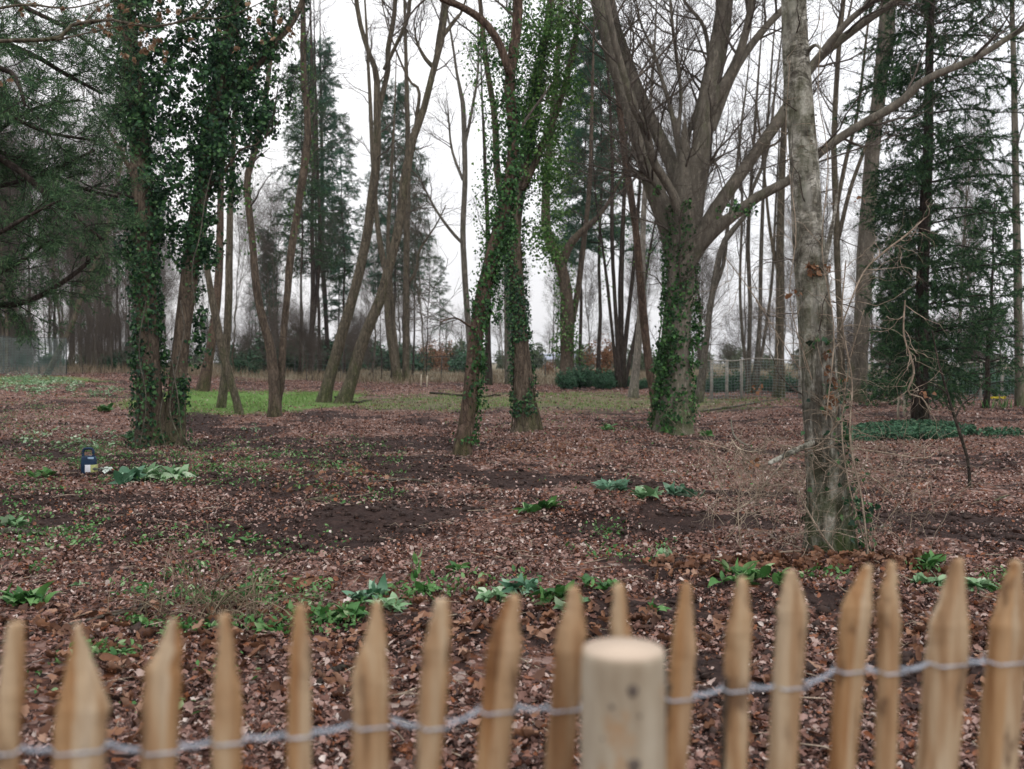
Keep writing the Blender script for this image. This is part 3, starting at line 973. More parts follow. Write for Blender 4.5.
# honeysuckle tangle
rV = empty('climbing_tangle', hit(850, 552), 'bare tan tangle of climbing stems and dry stalks around the birch foot', 'climber')
m = MB()
tr = [[(895, 497, 1.6), (872, 478, 2.4), (845, 470, 2.4), (825, 458, 2)], [(840, 330, 2), (862, 275, 2.2), (884, 252, 2.6), (905, 236, 2.6), (925, 218, 1.5)], [(905, 300, 2), (904, 335, 2.4), (914, 370, 2.6), (908, 392, 2.6), (922, 398, 2), (930, 412, 1.2)],
      [(838, 556, 3), (822, 535, 3), (806, 508, 2.6), (796, 488, 2)], [(733, 512, 2.6), (752, 500, 3), (770, 478, 2.6), (790, 455, 2)], [(698, 440, 1.6), (735, 452, 2), (760, 468, 1.6), (790, 470, 1.6)],
      [(868, 556, 2.6), (862, 500, 2.6), (850, 440, 2.4), (852, 380, 2), (842, 320, 2), (846, 260, 1.6)], [(872, 560, 2), (858, 520, 2), (846, 470, 2), (842, 420, 2), (850, 360, 1.6), (864, 310, 1.4)], [(731, 438, 1.5), (738, 448, 2.2), (752, 452, 2.2), (765, 450, 1.6)],
      [(725, 257, 1), (750, 290, 1.4), (775, 330, 1.4), (800, 370, 1.4)], [(800, 455, 2.4), (835, 447, 2), (880, 452, 2), (925, 458, 1.6), (940, 447, 1.2)], [(779, 445, 2), (812, 448, 2.2), (832, 430, 2), (838, 405, 1.6)], [(742, 556, 2), (738, 510, 1.6), (742, 470, 1.2)],
      [(812, 380, 1.5), (790, 300, 1.2), (796, 230, 1.2), (786, 140, 1), (790, 60, 1)], [(826, 420, 2), (834, 330, 1.6), (822, 250, 1.6), (828, 160, 1.3), (818, 90, 1), (824, 10, 1)]]
PP = []
for q in tr:
    a_ = rng.random() * -.3
    pm, r = limb(q, YB, a_, a_ + rng.normal() * .25, 22)
    m.tubes(pm, r * .8, 6)
    PP.append((pm, r))
Pv, Rv = stack(PP)
P2, R2 = spawn(Pv, Rv, 17, 0, 1, .5, .9, 10, .32, -.03, .6, .003, .0012)
m.tubes(P2, R2, 4)
P3, R3 = spawn(P2, R2, 4, 0, 1, .22, .8, 6, .3, -.04, .6, .002, .0009)
m.tubes(P3, R3, 3)
# arching canes sprung from the ground round the tree
n = 95
q = rng.random(n)
px = np.where(q < .62, 690 + 130 * rng.random(n) ** .8, 850 + 85 * rng.random(n))
gp = np.array([hit(a, 470 + 90 * rng.random()) for a in px])
d = unit(rng.normal(size=(n, 3)) * .45 + np.array([0, 0, 1.]))
ln = .35 + .9 * rng.random(n)
pts, pos = [gp - [0, 0, .03]], gp
for k in range(8):
    pos = pos + d * (ln / 8)[:, None]
    d = unit(d + rng.normal(size=(n, 3)) * .22 + np.array([0, 0, -.13]))
    pts.append(pos)
Pc = np.stack(pts, 1)
Rc = np.linspace(.0026, .001, 9)[None] * (.6 + .9 * rng.random((n, 1)))
m.tubes(Pc, Rc, 4)
P2, R2 = spawn(Pc, Rc, 6, .2, 1, .2, .8, 6, .3, .0, .6, .002, .0008)
m.tubes(P2, R2, 3)
m.build('stem', M_BARK['tan'], rV)

# slender reddish trunk with climbing ivy
g, Y = base_of(463, 456)
Hh = [([(461, 460, 26), (464, 440, 20), (471, 390, 17), (475, 345, 16), (482, 300, 17), (494, 250, 16), (505, 205, 15), (512, 165, 13), (514, 130, 13), (509, 95, 12), (512, 60, 12), (517, 25, 11), (518, -10, 10), (514, -80, 8), (516, -170, 4)], 0, .3),
      ([(510, 75, 9), (500, 45, 9), (484, 22, 9), (462, 7, 8), (440, -3, 7), (415, -25, 5), (380, -60, 3)], 0, -.6),
      ([(478, 330, 4), (468, 325, 3), (455, 318, 2), (440, 322, 1.4)], 0, -.4)]
rH, LH = tree('leaning_tree', 'slender reddish-brown trunk curving upward with ivy up its lower half, nearest of the central trees', Hh, Y, g, 'red', sides=16, lump=.03, flare=.25, twigs=((7, 1.3, .8), (6, .7, .7), (4, .35, .7)), tstart=.5)
m = MB()
ivy_on(m, LH[0][0], LH[0][1], 2400, .05, .62, .03, .035, .04, .07, dirx=0)
ivy_on(m, LH[0][0], LH[0][1], 900, .22, .6, .03, .03, .04, .07, dirx=PI * 1.3)
ivy_on(m, LH[0][0], LH[0][1], 1800, .25, .95, .05, .08, .035, .06)
leaf_cloud(m, [ell(497, 300, 8, 40, 350, Y, .1), ell(480, 390, 5, 40, 260, Y), ell(506, 225, 14, 40, 700, Y, .2), ell(495, 150, 12, 60, 400, Y, .2), ell(500, 60, 26, 50, 500, Y, .3)], .03, .06, 26, .11, .6)
m.build('ivy', M_IVY3, rH, smooth=False)

# ivy column behind it
g, Y = base_of(527, 431)
I_ = [([(527, 436, 36), (526, 415, 25), (521, 350, 19), (516, 280, 17), (514, 230, 16), (520, 190, 13), (528, 140, 12), (535, 90, 10), (545, 40, 9), (552, -10, 8), (560, -90, 5)], 0, .2),
      ([(516, 250, 10), (506, 215, 9), (497, 170, 8), (495, 120, 7), (486, 60, 6), (480, 0, 5), (474, -80, 3)], .1, 1),
      ([(522, 190, 9), (545, 140, 8), (562, 95, 7), (575, 40, 6), (584, -20, 4)], 0, .8)]
rI, LI = tree('ivy_column_tree', 'trunk sheathed in ivy with bare rope-like stems at its foot beneath bright leafy ivy', I_, Y, g, 'brown', sides=16, flare=.5, twigs=((7, 1.5, .8), (6, .8, .7), (4, .4, .7)), tstart=.4)
m = MB()
ivy_on(m, LI[0][0], LI[0][1], 11000, .06, .8, .04, .045, .04, .075)
m.build('ivy', M_IVY, rI, smooth=False)
m = MB()
E = [(540, 30, 40, 45, 1500), (560, 90, 34, 50, 1500), (530, 110, 28, 50, 1100), (570, 20, 22, 30, 500), (545, 170, 34, 40, 1100), (575, 200, 22, 40, 420), (540, 240, 22, 40, 480), (495, 110, 22, 70, 500), (490, 210, 14, 50, 420), (545, 290, 22, 28, 180), (530, -60, 60, 50, 1500), (480, 60, 14, 50, 200), (610, 110, 12, 40, 60), (520, 330, 16, 30, 160), (590, 160, 14, 60, 160)]
E = [e for e in E if e[1] < 260 and e[0] < 574]
leaf_cloud(m, [ell(*e, Y, rng.normal() * .3) for e in E], .035, .075, 30, .24, .5, 2.2)
m.build('foliage', M_IVY2, rI, smooth=False)
v = MB()
for k in range(13):
    a = k / 13 * 6.28 + rng.normal() * .15
    rr = .25 * (.9 + .3 * rng.random())
    p0 = g + np.array([math.cos(a) * rr * 1.35, math.sin(a) * rr * 1.2, -.05])
    p3 = LI[0][0][int(rng.integers(2, 5))] + np.array([math.cos(a + 1) * .19, math.sin(a + 1) * .19, 0])
    rows = [np.r_[p0, .022], np.r_[p0 * .6 + p3 * .4 + rng.normal(size=3) * .03 * np.array([1, 1, 0]), .016], np.r_[p3, .008]]
    S = smooth_path(rows, 14)
    v.tubes(S[:, :3], S[:, 3], 6)
v.build('ivy_stem', M_BARK['brown'], rI)

# forked trunk further back
g, Y = base_of(566, 386)
J = [([(566, 390, 24), (567, 370, 17), (567, 320, 15), (566, 290, 14), (560, 262, 13), (551, 245, 12), (546, 225, 11), (546, 190, 9), (550, 140, 8), (556, 80, 7), (560, 20, 5)], 0, 0),
     ([(561, 268, 10), (568, 248, 10), (580, 233, 8), (592, 223, 7), (606, 206, 4)], 0, -.4),
     ([(570, 330, 8), (578, 290, 7), (584, 240, 6), (590, 180, 5), (592, 100, 4)], .4, 1.4)]
rJ, LJ = tree('forked_tree', 'mid-distance trunk with crooked fork and ivy above a bare foot', J, Y, g, 'brown', sides=12, twigs=((7, 2.2, .8), (6, 1.1, .7), (4, .6, .7)), tstart=.3)
m = MB()
ivy_on(m, LJ[0][0], LJ[0][1], 4200, .1, .95, .1, .16, .08, .14)
leaf_cloud(m, [ell(556, 215, 20, 30, 400, Y), ell(565, 345, 14, 25, 350, Y), ell(552, 150, 22, 40, 500, Y), ell(575, 350, 10, 20, 200, Y)], .08, .14, 12, .2, .5)
m.build('ivy', M_IVY2, rJ, smooth=False)

# sinuous double-stemmed tree and the others behind the ivy-clad tree
TR = [
 ('sinuous_tree', 'two-stemmed sinuous brown tree standing in the green grass', 275, 417, 'brown', [([(274, 421, 24), (275, 395, 16), (271, 350, 12), (263, 322, 10), (256, 285, 10), (253, 245, 9), (248, 200, 9), (247, 178, 9), (255, 150, 8), (262, 120, 7), (268, 80, 6), (274, 20, 5), (280, -60, 3)], 0, 0), ([(277, 405, 10), (281, 380, 10), (283, 340, 9), (287, 300, 9), (290, 260, 10), (296, 220, 9), (304, 170, 10), (308, 125, 9), (304, 80, 8), (303, 40, 7), (303, 0, 6), (302, -70, 4)], .1, .6)], 'ivy'),
 ('leaning_trunk', 'thin curved trunk leaning toward the ivy-clad pair, closest beside it', 239, 414, 'mossy', [([(240, 417, 14), (235, 395, 10), (225, 360, 10), (216, 320, 10), (209, 280, 8), (204, 240, 7), (206, 180, 6), (212, 100, 5)], 0, .2)], None),
 ('slim_tree', 'straight slim trunk just behind the thin curved leaning one', 222, 408, 'mossy', [([(221, 410, 15), (225, 370, 10), (228, 320, 10), (229, 270, 9), (230, 220, 8), (232, 170, 7), (236, 90, 6), (238, 0, 4)], 0, .2)], None),
 ('stout_trunk', 'stout orange-brown trunk seen between ivy-clad pair and slim trunks', 203, 391, 'red', [([(202, 393, 22), (207, 370, 14), (213, 330, 11), (218, 290, 10), (220, 230, 9), (222, 150, 7), (225, 60, 5)], 0, .2)], None),
 ('mossy_tree', 'mossy-footed trunk leaning outward, first of the leaning pair beside the grass', 324, 402, 'mossy', [([(323, 405, 26), (328, 385, 16), (340, 340, 14), (355, 290, 13), (366, 240, 12), (373, 190, 12), (377, 150, 10), (377, 100, 9), (376, 72, 8), (366, 45, 6), (358, 12, 6), (352, -40, 4)], 0, 0), ([(376, 125, 7), (381, 100, 7), (388, 70, 7), (388, 50, 7), (394, 15, 6), (398, -50, 4)], 0, .5), ([(384, 70, 5), (396, 45, 5), (407, 20, 5), (410, -10, 4), (405, -60, 3)], 0, -.4)], None),
 ('mossy_tree', 'mossy-footed leaning trunk, taller second of the leaning pair, forking high', 344, 403, 'mossy', [([(342, 405, 27), (350, 385, 17), (363, 340, 15), (380, 300, 14), (391, 260, 12), (400, 220, 12), (405, 180, 12), (412, 142, 11), (424, 108, 9), (433, 72, 8), (440, 45, 8), (445, 15, 7), (452, -30, 4)], 0, 0), ([(434, 68, 5), (438, 40, 5), (443, 5, 5), (444, -40, 3)], 0, .3), ([(413, 150, 6), (417, 115, 5), (419, 90, 4), (408, 78, 3)], 0, .3), ([(440, 40, 6), (455, 20, 5), (463, 8, 3)], 0, .3), ([(434, 68, 6), (425, 58, 5), (417, 42, 3), (414, 25, 2)], 0, -.2)], None),
 ('leaning_tree', 'slanted trunk with mossy foot between the leaning pair and the straight trunk', 397, 382, 'mossy', [([(399, 384, 16), (393, 355, 10), (388, 320, 9), (386, 275, 8), (379, 238, 7), (374, 180, 6), (370, 100, 5), (366, 20, 3)], 0, 0), ([(398, 370, 8), (394, 330, 6), (391, 290, 6), (388, 240, 5), (392, 160, 4)], .2, .6)], None),
 ('straight_tree', 'straight dull-green trunk with one bare side branch at the open view', 406, 381, 'mossy', [([(406, 384, 12), (406, 350, 9), (406, 293, 8), (407, 220, 8), (408, 160, 7), (407, 100, 6), (405, 20, 4)], 0, 0), ([(408, 284, 4), (416, 270, 4), (420, 250, 3), (436, 225, 2), (446, 205, 1.5)], 0, -.3)], None),
 ('bare_tree', 'slim bare branching tree seen in the gap beside the reddish curving trunk', 471, 386, 'grey', [([(470, 388, 9), (470, 350, 8), (467, 308, 8), (463, 238, 7), (465, 175, 7), (463, 106, 6), (458, 80, 4), (452, 40, 3)], 0, 0), ([(464, 245, 4), (452, 232, 4), (436, 210, 3), (420, 180, 2.5), (410, 168, 1.5)], 0, -.5), ([(464, 150, 4), (472, 110, 4), (478, 70, 3), (478, 20, 2)], 0, .4), ([(463, 180, 4), (452, 150, 3), (448, 110, 2)], 0, .2)], None),
 ('bare_tree', 'shadowy straight trunk showing between the reddish and ivy-sheathed trunks', 509, 384, 'grey', [([(509, 386, 13), (508, 350, 9), (507, 300, 8), (507, 240, 7), (510, 160, 5), (512, 60, 3)], 0, 0)], None),
 ('bare_tree', 'short stub of trunk close beside the foot of the reddish tree', 489, 385, 'dark', [([(489, 387, 12), (488, 350, 8), (488, 310, 7), (488, 240, 6), (484, 140, 4)], 0, 0)], None),
 ('thin_tree', 'thin reddish stem rising in front of the big spreading tree', 655, 420, 'red', [([(657, 424, 14), (654, 400, 10), (647, 350, 10), (641, 290, 10), (637, 240, 9), (630, 190, 9), (624, 150, 8), (620, 110, 8), (616, 60, 7), (614, 10, 5), (612, -60, 3)], 0, .1)], None),
 ('pale_tree', 'pale smooth trunk just beyond the thin reddish stem', 634, 398, 'pale', [([(633, 401, 17), (635, 378, 11), (639, 335, 9), (642, 290, 8), (643, 230, 7), (647, 160, 6), (652, 80, 4)], 0, .2)], None),
 ('stem_cluster_tree', 'cluster of thin dark stems fanning up beside the laurel bushes', 620, 388, 'dark', [([(620, 390, 10), (618, 350, 6), (615, 300, 5), (612, 240, 5), (612, 150, 4), (606, 40, 3)], 0, 0), ([(622, 388, 7), (625, 345, 6), (630, 300, 5), (636, 240, 5), (642, 150, 3)], 0, .5), ([(620, 386, 7), (621, 340, 7), (621, 280, 7), (624, 200, 5), (628, 100, 3)], .1, .3), ([(618, 386, 5), (613, 340, 4), (608, 290, 4), (603, 250, 3)], 0, -.3), ([(624, 388, 6), (632, 350, 5), (642, 300, 4), (650, 250, 3)], 0, .2)], 'ivy'),
 ('bare_tree', 'crooked bare trunk climbing away just beyond the big spreading trunk', 698, 403, 'grey', [([(698, 406, 14), (703, 370, 9), (706, 345, 8), (712, 295, 8), (721, 250, 8), (730, 234, 7), (745, 215, 6), (752, 190, 5), (768, 150, 4), (775, 90, 3)], 0, .3), ([(714, 290, 6), (724, 262, 5), (727, 230, 5), (734, 190, 4), (742, 120, 3)], .1, .6)], None),
 ('bare_tree', 'multi-stemmed sapling clump standing in front of the mesh fence', 748, 393, 'grey', [([(748, 396, 9), (749, 360, 6), (750, 300, 5), (748, 240, 5), (752, 170, 4), (758, 80, 3)], 0, 0), ([(752, 396, 8), (757, 360, 7), (760, 320, 5), (761, 260, 5), (764, 180, 4), (772, 60, 2.5)], 0, .3), ([(750, 392, 5), (744, 350, 4), (740, 290, 3.5), (742, 200, 3), (738, 120, 2)], 0, -.3), ([(755, 392, 5), (764, 340, 4), (772, 280, 3.5), (776, 200, 3)], 0, .2)], None),
 ('bare_tree', 'grey-green trunk between the sapling clump and the pale birch', 779, 398, 'mossy', [([(778, 402, 20), (779, 370, 13), (780, 320, 11), (780, 260, 10), (781, 200, 9), (784, 130, 8), (790, 40, 6), (794, -40, 4)], 0, 0), ([(780, 280, 5), (770, 230, 4), (764, 170, 3), (756, 100, 2)], 0, .4)], None),
 ('bare_tree', 'thin trunk showing just past the edge of the pale birch', 842, 402, 'mossy', [([(842, 404, 12), (841, 350, 8), (838, 280, 8), (836, 210, 8), (834, 140, 7), (838, 60, 6), (846, -20, 4)], 0, 0), ([(836, 210, 6), (846, 160, 5), (858, 110, 4), (866, 40, 3)], 0, .4), ([(838, 240, 6), (850, 190, 5), (868, 140, 4), (880, 100, 3)], 0, .3)], None),
 ('tall_tree', 'tall straight grey trunk between birch and spruce, forked at the top', 857, 402, 'smooth', [([(855, 406, 30), (859, 370, 22), (863, 300, 20), (867, 230, 20), (871, 170, 19), (877, 110, 17), (882, 60, 15), (886, 0, 13), (890, -70, 9), (894, -150, 5)], 0, 0), ([(879, 90, 8), (890, 50, 8), (893, 10, 7), (900, -50, 5)], 0, .3), ([(866, 220, 5), (880, 200, 4), (900, 185, 3), (912, 188, 2)], 0, -.3)], None),
 ('straight_tree', 'smooth grey trunk standing alone past the spruce in front of the mesh fence', 1018, 406, 'smooth', [([(1020, 409, 16), (1019, 370, 11), (1018, 300, 10), (1016, 200, 9), (1014, 80, 7), (1012, 0, 6), (1012, -80, 4)], 0, 0), ([(1016, 220, 4), (1004, 200, 3), (994, 180, 2)], 0, 0)], None),
 ('leaning_tree', 'leaning greenish trunk by the far net fence, above pale cut leaves', 48, 375, 'mossy', [([(46, 377, 10), (52, 365, 8), (62, 345, 7), (72, 325, 7), (80, 300, 7), (90, 275, 6), (99, 255, 6), (110, 220, 5), (120, 170, 4)], 0, 0)], None),
 ('bare_tree', 'dark trunk pair among the conifers, nearer the sinuous tree', 311, 375, 'dark', [([(311, 377, 9), (312, 330, 7), (313, 280, 6), (312, 220, 5), (314, 150, 6), (312, 70, 4)], 0, 0), ([(312, 330, 5), (317, 290, 5), (320, 240, 5), (318, 180, 4), (316, 100, 3)], 0, .4)], None),
 ('bare_tree', 'dark thin trunk among the conifers, close behind the leaning pair', 327, 372, 'dark', [([(328, 374, 9), (327, 340, 6), (325, 300, 6), (322, 250, 6), (322, 180, 5), (321, 100, 3)], 0, 0)], None),
 ('sapling', 'thin dark sapling bending alone on the leaf-covered ground', 969, 488, 'dark', [([(970, 490, 5), (968, 462, 4), (962, 440, 4), (954, 415, 4), (947, 392, 3), (938, 360, 2.5), (932, 330, 1.5)], 0, 0), ([(955, 418, 3), (962, 405, 2), (975, 395, 1.5), (985, 380, 1)], 0, .1), ([(948, 395, 2), (940, 388, 1.5), (930, 385, 1)], 0, -.1)], None),
]
for nm, lab, px, py, bk, limbs, ex in TR:
    g, Y = base_of(px, py)
    sap = nm == 'sapling'
    r_, L_ = tree(nm, lab, limbs, Y, g, bk, sides=10, lump=.04, flare=.3,
                  thin=.9, twigs=((5, .25, .8), (3, .12, .7)) if sap else ((10, 1.5 * Y / 30, .75), (7, .8 * Y / 30, .75), (5, .42 * Y / 30, .7)),
                  tstart=.45 if len(limbs) > 1 and not sap else .4, tmin=.0015 if sap else .0045, twig_bark='twigdark' if bk == 'dark' else 'twig')
    if ex == 'ivy':
        m = MB()
        for l in L_:
            ivy_on(m, l[0], l[1], 260, .35, .8, .06, .12, .06, .11)
        m.build('ivy', M_IVY2, r_, smooth=False)


# ------------------------------------------------------------------ conifers
def conifer(name, label, h, r0, nb, L, t0, mat, droop=-.02, k2=10, per=10, nl=(.07, .13), nw=.02, bark_='dark', up0=.1, loc=(0, 0, 0), group=None, top=.35, profile=None, sprd=.7, lean=0., asym=0., tm=.16):
    root = empty(name, loc, label, 'tree', group)
    loc = np.asarray(loc, float)
    n = 16
    z = np.linspace(-.2, h, n)
    Pm = np.stack([np.cumsum(rng.normal(size=n) * .03) + lean * z, np.cumsum(rng.normal(size=n) * .03), z], 1) + loc
    R = r0 * (1 - .93 * np.linspace(0, 1, n))
    m = MB().tubes(Pm, R, 12, .03, True, .3)
    m.build('trunk', M_BARK[bark_], root)
    u = t0 + (1 - t0) * (np.arange(nb) + rng.random(nb)) / nb
    i = np.minimum((u * (n - 1)).astype(int), n - 2)
    f = (u * (n - 1) - i)[:, None]
    pos = Pm[i] * (1 - f) + Pm[i + 1] * f
    a = np.arange(nb) * 2.4 + rng.random(nb) * .9
    ln = (L * (1 - (1 - top) * ((u - t0) / (1 - t0)) ** 1.2) if profile is None else L * profile((u - t0) / (1 - t0))) * (.55 + .6 * rng.random(nb))
    ln = ln * (1 + asym * np.cos(a))
    d = unit(np.stack([np.cos(a), np.sin(a), up0 + .15 * rng.normal(size=nb)], 1))
    q, p = [pos], pos
    for s in range(9):
        p = p + d * (ln / 9)[:, None]
        d = unit(d + rng.normal(size=(nb, 3)) * .06 + np.array([0, 0, droop]))
        q.append(p)
    Pb = np.stack(q, 1)
    Rb = np.linspace(.022, .006, 10)[None] * (ln / L)[:, None] + .003
    c = MB().tubes(Pb, Rb, 4)
    P2, R2 = spawn(Pb, Rb, k2, tm, 1., L * .28, .8, 5, .12, droop * 1.5, .5, .007, .003)
    c.tubes(P2, R2, 3)
    c.build('branches', M_BARK['twigdark'], root)
    nd = MB()
    blades(nd, P2, per, nl[0], nl[1], nw, sprd, -droop * 3)
    blades(nd, Pb, per // 2, nl[0], nl[1], nw, sprd, -droop * 3, sel=5)
    nd.build('crown', mat, root, smooth=False)
    return root


g, Y = base_of(921, 421)
conifer('spruce_tree', 'broad dark green spruce with drooping layered boughs behind the sapling', 17.5, .19, 180, 2.5, .05, M_NEEDLE, droop=-.045, k2=20, per=60, nl=(.06, .14), nw=.02, up0=.2, loc=g, sprd=.6, asym=.28, tm=.04,
        profile=lambda t: np.clip(.55 + 1.0 * t, .5, 1.05) * (1 - .8 * np.clip((t - .5) / .5, 0, 1)))
# lichen-grey dead lower twigs of the spruce come from its bare inner boughs; a younger one stands beside it
g2, Y2 = base_of(985, 408)
conifer('spruce_tree', 'small bushy spruce filling the gap beside the lone smooth grey trunk', 6.5, .09, 70, 1.4, .1, M_NEEDLE, droop=-.04, k2=10, per=12, nl=(.09, .17), nw=.035, up0=.2, loc=g2, sprd=.6)
g3, Y3 = base_of(890, 405)
conifer('spruce_tree', 'low young spruce between the tall grey trunk and the broad spruce', 3.2, .05, 44, 1.0, .05, M_NEEDLE, droop=-.04, k2=10, per=14, nl=(.08, .15), nw=.035, up0=.15, loc=g3, sprd=.6)

# tall pines at the middle distance: px, base py, height px top, kind
proto = {}
proto['pine'] = conifer('pine_tree', None, 13, .08, 54, 1.9, .38, M_NEEDLE2, droop=.0, k2=18, per=60, nl=(.10, .2), nw=.018, up0=.1, loc=(0, 0, 0), sprd=.8)
proto['fir'] = conifer('conifer', None, 14, .08, 90, 1.9, .3, M_NEEDLE2, droop=-.03, k2=16, per=40, nl=(.08, .17), nw=.022, tm=.05, up0=.12, loc=(0, 0, 0), sprd=.7)
proto['thinfir'] = conifer('conifer', None, 14, .07, 70, 1.8, .36, M_NEEDLE, droop=-.05, k2=13, per=28, nl=(.08, .17), nw=.02, up0=.1, loc=(0, 0, 0), sprd=.7)
used = set()


def place(key, px, py, ytop, label, group, h0, rz=None, Y=None):
    g = hit(px, py) if Y is None else np.array([*P(px, py, Y)[:2], float(H(P(px, py, Y)[0], Y))])
    top = P(px, ytop, g[1])[2]
    s = (top - g[2]) / h0
    p_ = proto[key]
    rz = rng.random() * 6.28 if rz is None else rz
    if key not in used:
        used.add(key)
        p_.location = g
        p_.scale = (s, s, s)
        p_.rotation_euler = (0, 0, rz)
        if label: p_['label'] = label
        if group: p_['group'] = group
        if 'category' not in p_: p_['category'] = 'tree'
        return p_
    return copy_tree(p_, g, rz, s, label, group)


GC = 'tall conifers behind the central trees'
for key, px, py, yt, lab in [
    ('pine', 598, 384, 20, 'blue-green pine with tiered boughs between the ivy foliage and big spreading tree'),
    ('pine', 578, 382, 45, 'second blue-green pine, half behind the bright ivy foliage'),
    ('fir', 321, 374, 40, 'dense dark conifer just beyond the mossy leaning trunks, nearer the sinuous tree'),
    ('fir', 392, 378, 85, 'conifer rising behind the fork of the taller mossy leaning trunk'),
    ('thinfir', 345, 374, 110, 'sparse dark conifer seen between the two mossy leaning trunks'),
    ('thinfir', 413, 376, 150, 'thin conifer beside the straight dull-green trunk'),
    ('thinfir', 300, 376, 60, 'sparse conifer behind the upper stem of the sinuous tree'),
    ('fir', 268, 372, 230, 'short conifer low behind the sinuous double stem'),
    ('fir', 337, 372, 200, 'short dark conifer low between the leaning pair'),
    ('thinfir', 440, 372, 255, 'small far conifer in the open gap')]:
    place(key, px, py, yt, lab, GC, 14 if key != 'pine' else 13)

# soft pine boughs hanging in from the edge
Yp = 12.5
gx0 = P(-190, 400, Yp)
root = empty('pine_tree', (gx0[0], Yp, float(H(gx0[0], Yp))), 'soft grey-green pine sending long dark boughs in front of the far wood', 'tree')
m = MB()
zt = np.linspace(-.2, 12, 16)
Pt = np.stack([gx0[0] + .1 * np.sin(zt), Yp + .08 * np.cos(zt * .7), zt + root['_o'][2]], 1)
m.tubes(Pt, .24 * (1 - .8 * np.linspace(0, 1, 16)), 16, .03, True, .25)
Bs = [([(-190, 90, 13), (-80, 120, 11), (0, 158, 9), (47, 194, 7), (84, 225, 5), (104, 240, 3)], 0, .3), ([(-190, 250, 11), (-80, 300, 9), (0, 305, 7), (36, 298, 6), (73, 275, 5), (98, 253, 4)], 0, .6), ([(-190, -20, 11), (-80, 10, 9), (28, 53, 6), (62, 72, 5), (103, 94, 3)], .2, 1.),
      ([(-190, 90, 10), (-60, 130, 7), (20, 160, 5), (78, 187, 4), (118, 197, 3)], .3, 1.2), ([(-190, 40, 10), (-80, 60, 8), (0, 68, 6), (18, 84, 5), (25, 106, 3)], -.4, -1.), ([(-190, 180, 10), (-90, 200, 8), (-20, 190, 6), (40, 175, 4), (95, 150, 3)], 0, .8),
      ([(-190, 210, 10), (-90, 240, 8), (-20, 240, 6), (30, 215, 4), (60, 200, 3)], -.3, -.6), ([(-190, -60, 10), (-80, -50, 8), (10, 0, 6), (70, 30, 4), (110, 60, 3)], 0, .4), ([(-190, 20, 10), (-90, 60, 8), (-20, 100, 6), (40, 130, 4), (90, 140, 3)], -.2, .2),
      ([(-190, 250, 9), (-90, 280, 8), (-30, 285, 5), (20, 262, 4), (50, 240, 3)], .2, -.2), ([(-190, 160, 9), (-100, 150, 8), (-20, 140, 5), (30, 110, 4), (80, 100, 3)], .4, 1.2), ([(-190, 0, 9), (-100, -20, 8), (-30, 30, 5), (40, 40, 4), (100, 20, 3)], .6, 1.8)]
PP = []
for pts, d0, d1 in Bs:
    pm, r = limb(pts, Yp, d0, d1, 22)
    m.tubes(pm, r, 8, .04, True)
    PP.append((pm, r))
m.build('trunk', M_BARK['dark'], root)
Pb, Rb = stack(PP)
P1, R1 = spawn(Pb, Rb, 34, .15, 1., .85, .8, 7, .12, .0, .5, .008, .003)
P2, R2 = spawn(P1, R1, 8, .15, 1., .35, .7, 5, .12, .0, .6, .004, .002)
c = MB().tubes(P1, R1, 4).tubes(P2, R2, 3)
c.build('branches', M_BARK['twigdark'], root)
nd = MB()
blades(nd, P2, 26, .05, .11, .009, .75, .1)
blades(nd, P1, 26, .05, .11, .009, .75, .1)
nd.build('crown', M_NEEDLE3, root, smooth=False)

# oak limb with dead leaves across the top corner
Yo = 6.0
ox = P(-330, 300, Yo)[0]
root = empty('oak_tree', (ox, Yo, float(H(ox, Yo))), 'oak whose thin mossy limb with withered brown leaves crosses the top corner', 'tree')
m = MB()
zt = np.linspace(-.2, 8, 14)
Pt = np.stack([ox + .12 * np.sin(zt * .8), Yo + .08 * np.cos(zt), zt + root['_o'][2]], 1)
m.tubes(Pt, .2 * (1 - .75 * np.linspace(0, 1, 14)), 18, .03, True, .3)
Bs = [([(-330, 130, 12), (-180, 80, 9), (-60, 45, 6), (0, 41, 4.5), (35, 40, 4.5), (57, 40, 5), (66, 28, 4), (85, 22, 3.6), (112, 20, 3.2), (150, 27, 3), (185, 20, 2.6), (205, 8, 2.4), (216, -8, 2)], 0, .3),
      ([(57, 40, 3), (75, 36, 1.8), (100, 30, 1.4), (135, 24, 1)], .1, -.1), ([(-120, 60, 5), (-40, 20, 4), (20, 5, 3), (70, 8, 2), (120, -5, 1.5)], .1, .6), ([(85, 22, 2), (98, 8, 1.6), (112, 2, 1.2), (140, -10, 1)], .2, .3), ([(190, 18, 2), (220, 18, 1.6), (245, 10, 1.3), (270, -2, 1)], .2, .2)]
PP = []
for pts, d0, d1 in Bs:
    pm, r = limb(pts, Yo, d0, d1, 30)
    m.tubes(pm, r, 8, .05, True)
    PP.append((smooth_path(np.column_stack([pm, r]), 20)[:, :3], smooth_path(np.column_stack([pm, r]), 20)[:, 3]))
Pb, Rb = stack(PP)
P1, R1 = spawn(Pb, Rb, 8, .35, 1., .35, .8, 7, .2, .02, .5, .004, .0018)
P2, R2 = spawn(P1, R1, 4, .2, 1., .16, .7, 5, .2, .02, .6, .003, .0012)
m.tubes(P1, R1, 5).tubes(P2, R2, 4)
m.build('trunk', M_BARK['mossy'], root)
m = MB()
n = 620
ii = rng.integers(0, len(P2), n)
pos = P2[ii, 4]
X, Yv, Z = flat_frames(n, .9)
s = .022 + .032 * rng.random(n)
k = vn(pos[:, 0] / .18, pos[:, 2] / .18, 4) > .5
m.inst(*LOBED, (pos + [0, 0, -.02])[k], X[k], Yv[k], Z[k], s[k])
m.build('crown', M_TANLEAF, root, smooth=False)
